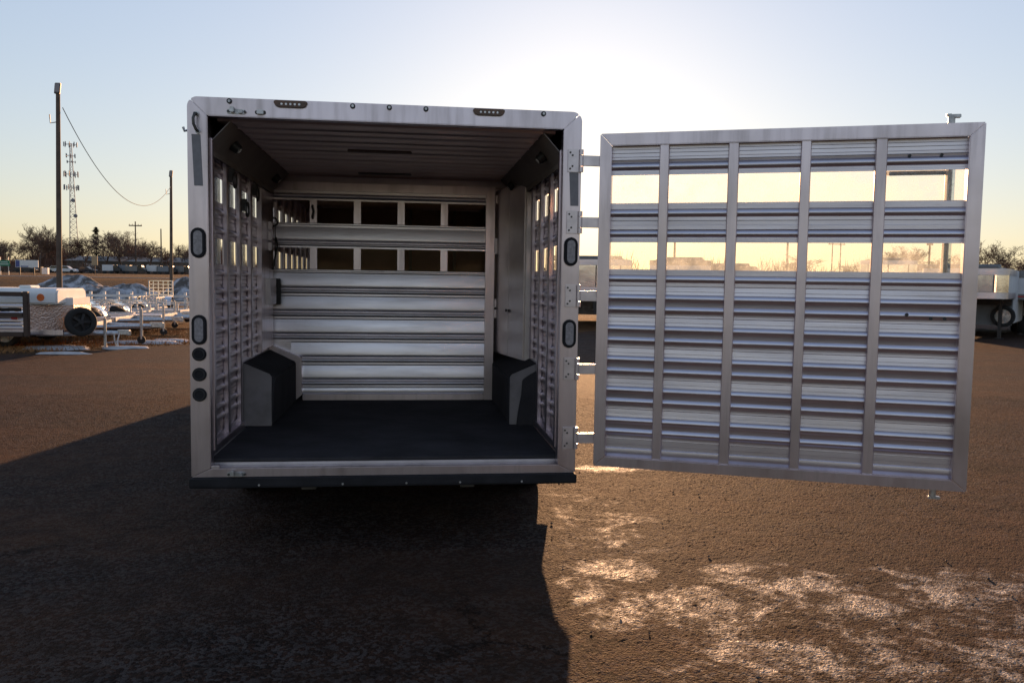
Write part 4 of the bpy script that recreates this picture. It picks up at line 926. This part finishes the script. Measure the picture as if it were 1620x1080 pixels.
for _ in range(9000):
    y = 12.0 + 9*rnd.random()**2.2; x = rnd.uniform(-9.5,-3.2)
    e0 = 12.0 + max(0,(x+8.4))*0.88
    if y < e0 + 0.1: continue
    h = rnd.uniform(0.02,0.09); w = rnd.uniform(0.005,0.012); dx = rnd.gauss(0,0.04)
    gr_.add([(x-w,y,0-0.02),(x+w,y,0-0.02),(x+dx,y+rnd.gauss(0,0.03),h)],[(0,1,2)])
M['straw'] = plain('dry_straw', (0.30,0.14,0.045), 0.8, 0, 0.4, 2)
stuff(link('dry_grass', gr_.mesh('dry_grass'), M['straw']), 'dry orange winter grass tufts along the pavement edge')

# ------------------------------------------------------------------ gooseneck trailers parked on the right
def gooseneck(loc, rz, label, w=2.3, nz0=1.22, nz1=2.1, polish=True, spare=False, wall='white_paint', tanks=False, vent=True, body=7.0, wrapr=0.35):
    t = thing('gooseneck_trailer', label, 'trailer', loc, rz, 'gooseneck trailers parked in the back row')
    h = w/2; nd = 2.4
    # nose: shell with rounded front corners, polished wrap panels, trim rails
    def outline(off=0.0):
        pts_ = []
        for a_ in range(180,271,15): pts_.append((-h+wrapr+(wrapr+off)*math.cos(R(a_)), wrapr+(wrapr+off)*math.sin(R(a_))))
        for a_ in range(270,361,15): pts_.append((h-wrapr+(wrapr+off)*math.cos(R(a_)), wrapr+(wrapr+off)*math.sin(R(a_))))
        return pts_ + [(h+off,nd),(-h-off,nd)]
    obj('nose', MB().prism(outline(), 'z', nz0, nz1), M['alu_white'], t, 0, 30)
    for z0, z1 in ((nz0-0.02,nz0+0.16),(nz1-0.14,nz1+0.04)): obj('trim_rail', MB().prism(outline(0.012), 'z', z0, z1), M['roof'] if not polish else M['alu_h'], t, 0, 30)
    if polish:
        for s_ in (-1,1):
            pts_ = []
            cx = s_*(h-wrapr)
            rng = range(180,271,10) if s_ < 0 else range(270,361,10)
            arc_ = [(cx+(wrapr+0.006)*math.cos(R(a_)), wrapr+(wrapr+0.006)*math.sin(R(a_))) for a_ in rng]
            m = MB(); n_ = len(arc_)
            full = arc_ if s_ < 0 else arc_
            for i in range(n_-1):
                (xa_,ya_),(xb_,yb_) = full[i], full[i+1]
                m.add([(xa_,ya_,nz0+0.165),(xb_,yb_,nz0+0.165),(xb_,yb_,nz1-0.145),(xa_,ya_,nz1-0.145)],[(0,1,2,3)])
            bm_ = m.mesh('corner_wrap',0,60); link('corner_wrap', bm_, M['mirror'], t)
        fpn = MB().box(-h+wrapr+0.03,-0.02,-0.008,-0.001,nz0+0.17,nz1-0.15).box(0.02,h-wrapr-0.03,-0.008,-0.001,nz0+0.17,nz1-0.15)
        obj('front_panel', fpn, M['mirror'], t)
        for x in (-h+wrapr,0,h-wrapr): obj('seam_strip', MB().box(x-0.015,x+0.015,-0.014,-0.0085,nz0+0.165,nz1-0.145), M['steel_dark'], t)
    obj('body', MB().box(-h,h,nd+0.002,nd+body,0.48,nz1+0.02), M['alu_white'], t, 0.03)
    obj('front_wall', MB().box(-h+0.05,h-0.05,nd-0.06,nd-0.001,0.42,nz0-0.022), M[wall], t)
    obj('roof_cap', MB().prism([(-h+0.2,nz1+0.04),(h-0.2,nz1+0.04),(h-0.3,nz1+0.10),(-h+0.3,nz1+0.10)], 'y', 0.3, nd+body-0.2), M['roof'], t)
    if vent:
        v_ = MB().prism(stadium(0.1,0,1.5,0.5), 'z', 0, 0.09); v_.v = [(x,y+1.2,z+nz1+0.101) for x,y,z in v_.v]; obj('roof_hatch', v_, M['hvac'], t, 0.02)
        obj('roof_unit', MB().box(-0.8,-0.1,0.7,1.6,nz1+0.102,nz1+0.17), M['hvac'], t, 0.03)
    nk = obj('gooseneck', MB().prism([(-0.30,nz0-0.021),(0.30,nz0-0.021),(0.10,nz0-0.30),(0.07,nz0-0.75),(-0.07,nz0-0.75),(-0.10,nz0-0.30)], 'y', 0.55, 0.72), M['black'], t, 0.01)
    obj('warning_label', MB().box(-0.06,0.06,0.542,0.549,nz0-0.25,nz0-0.19), M['tan'], nk)
    for s_ in (-1,1):
        l_ = obj('landing_leg', MB().box(s_*(h-0.35)-0.05,s_*(h-0.35)+0.05,nd-0.35,nd-0.25,0.02,nz0-0.021), M['black'], t); obj('foot', MB().box(s_*(h-0.35)-0.12,s_*(h-0.35)+0.12,nd-0.42,nd-0.18,0.0,0.025), M['black'], l_)
    if spare:
        wheel_ = link('wheel', ty_me, M['tyre'], t, (h-0.28,nd-0.17,0.70)); wheel_.scale = (1.1,1,1.1); link('rim', hub_me, M['galv'], wheel_)
        obj('tool_tray', MB().box(h-1.0,h-0.06,nd-0.25,nd-0.07,1.05,1.22), M['black'], t)
    if tanks:
        for x in (0.05,0.48):
            k_ = obj('gas_bottle', MB().lathe([(0,0.0),(0,0.12),(0.03,0.15),(0.32,0.15),(0.40,0.08),(0.40,0.0)],(x,nd-0.3,0.62),'z',18), M['white_paint'], t, 0, 40); obj('collar', MB().torus((x,nd-0.3,1.06),'z',0.07,0.015,14,5), M['white_paint'], k_)
        obj('tank_shelf', MB().box(-0.2,0.7,nd-0.5,nd-0.062,0.57,0.615), M['steel_dark'], t)
    for s_ in (-1,1):
        for y in (nd+3.2,nd+4.1): w_ = wheel(t, (s_*(h-0.02),y,0.335),False,math.pi/2); w_.scale = (1.1,1.1,1.1)
    obj('side_marker', MB().box(-h+0.05,-h+0.45,-0.02,-0.013,nz0+0.06,nz0+0.10), M['red'], t)
    return t
M['mirror'] = aluminium('mirror_polished_sheet', base=(0.82,0.80,0.80), rough=0.10, dirt=0.15)
gooseneck((16.4,18.2,0),-0.75,'gooseneck trailer with mirror polished nose and spare wheel just right of the open door',2.3,1.28,2.10,True,True,'hvac')
gooseneck((20.2,19.3,0),-0.70,'silver gooseneck trailer with plain nose cut by the photo\'s right edge',2.3,1.24,2.06,False,False,'white_paint',False,True)
gooseneck((6.2,22.2,0),-0.25,'dark nosed gooseneck trailer with gas bottles seen between trailer and door',2.3,1.25,2.28,True,False,'steel_dark',True,True)
gooseneck((10.3,26.0,0),-0.35,'gooseneck trailer with roof hatch behind the door\'s second lower window',2.3,1.25,2.42,False,False)
gooseneck((14.2,31.0,0),-0.45,'gooseneck trailer faintly seen behind the door\'s third lower window',2.3,1.25,2.35,False,False)
gooseneck((21.8,31.0,0),-0.55,'tall gooseneck trailer seen through the door\'s last lower window',2.4,1.3,2.75,True,False)
gooseneck((25.4,33.5,0),-0.55,'gooseneck trailer behind the door\'s latch bar and right stile',2.3,1.3,2.55,False,False)

# ------------------------------------------------------------------ loose grit on the pavement
rnd = random.Random(77); gm_ = MB()
for _ in range(130):
    x = rnd.uniform(0.75,4.5); y = rnd.uniform(-1.9,2.6); r = rnd.choice((0.003,0.004,0.005,0.006,0.009))*rnd.uniform(0.7,1.2)
    vs_ = []
    for k in range(6):
        d_ = Vector(((1,0,0),(-1,0,0),(0,1,0),(0,-1,0),(0,0,1),(0,0,-1))[k]); vs_.append((x+d_.x*r*rnd.uniform(0.7,1.4), y+d_.y*r*rnd.uniform(0.7,1.4), 0.012+r*0.4+d_.z*r*rnd.uniform(0.5,0.9)))
    gm_.add(vs_, [(0,2,4),(2,1,4),(1,3,4),(3,0,4),(2,0,5),(1,2,5),(3,1,5),(0,3,5)])
M['grit'] = plain('dark_grit', (0.06,0.045,0.038), 0.8, 0, 0.6, 3)
stuff(link('grit', gm_.mesh('grit'), M['grit']), 'small loose stones scattered on the pavement right of the trailer')
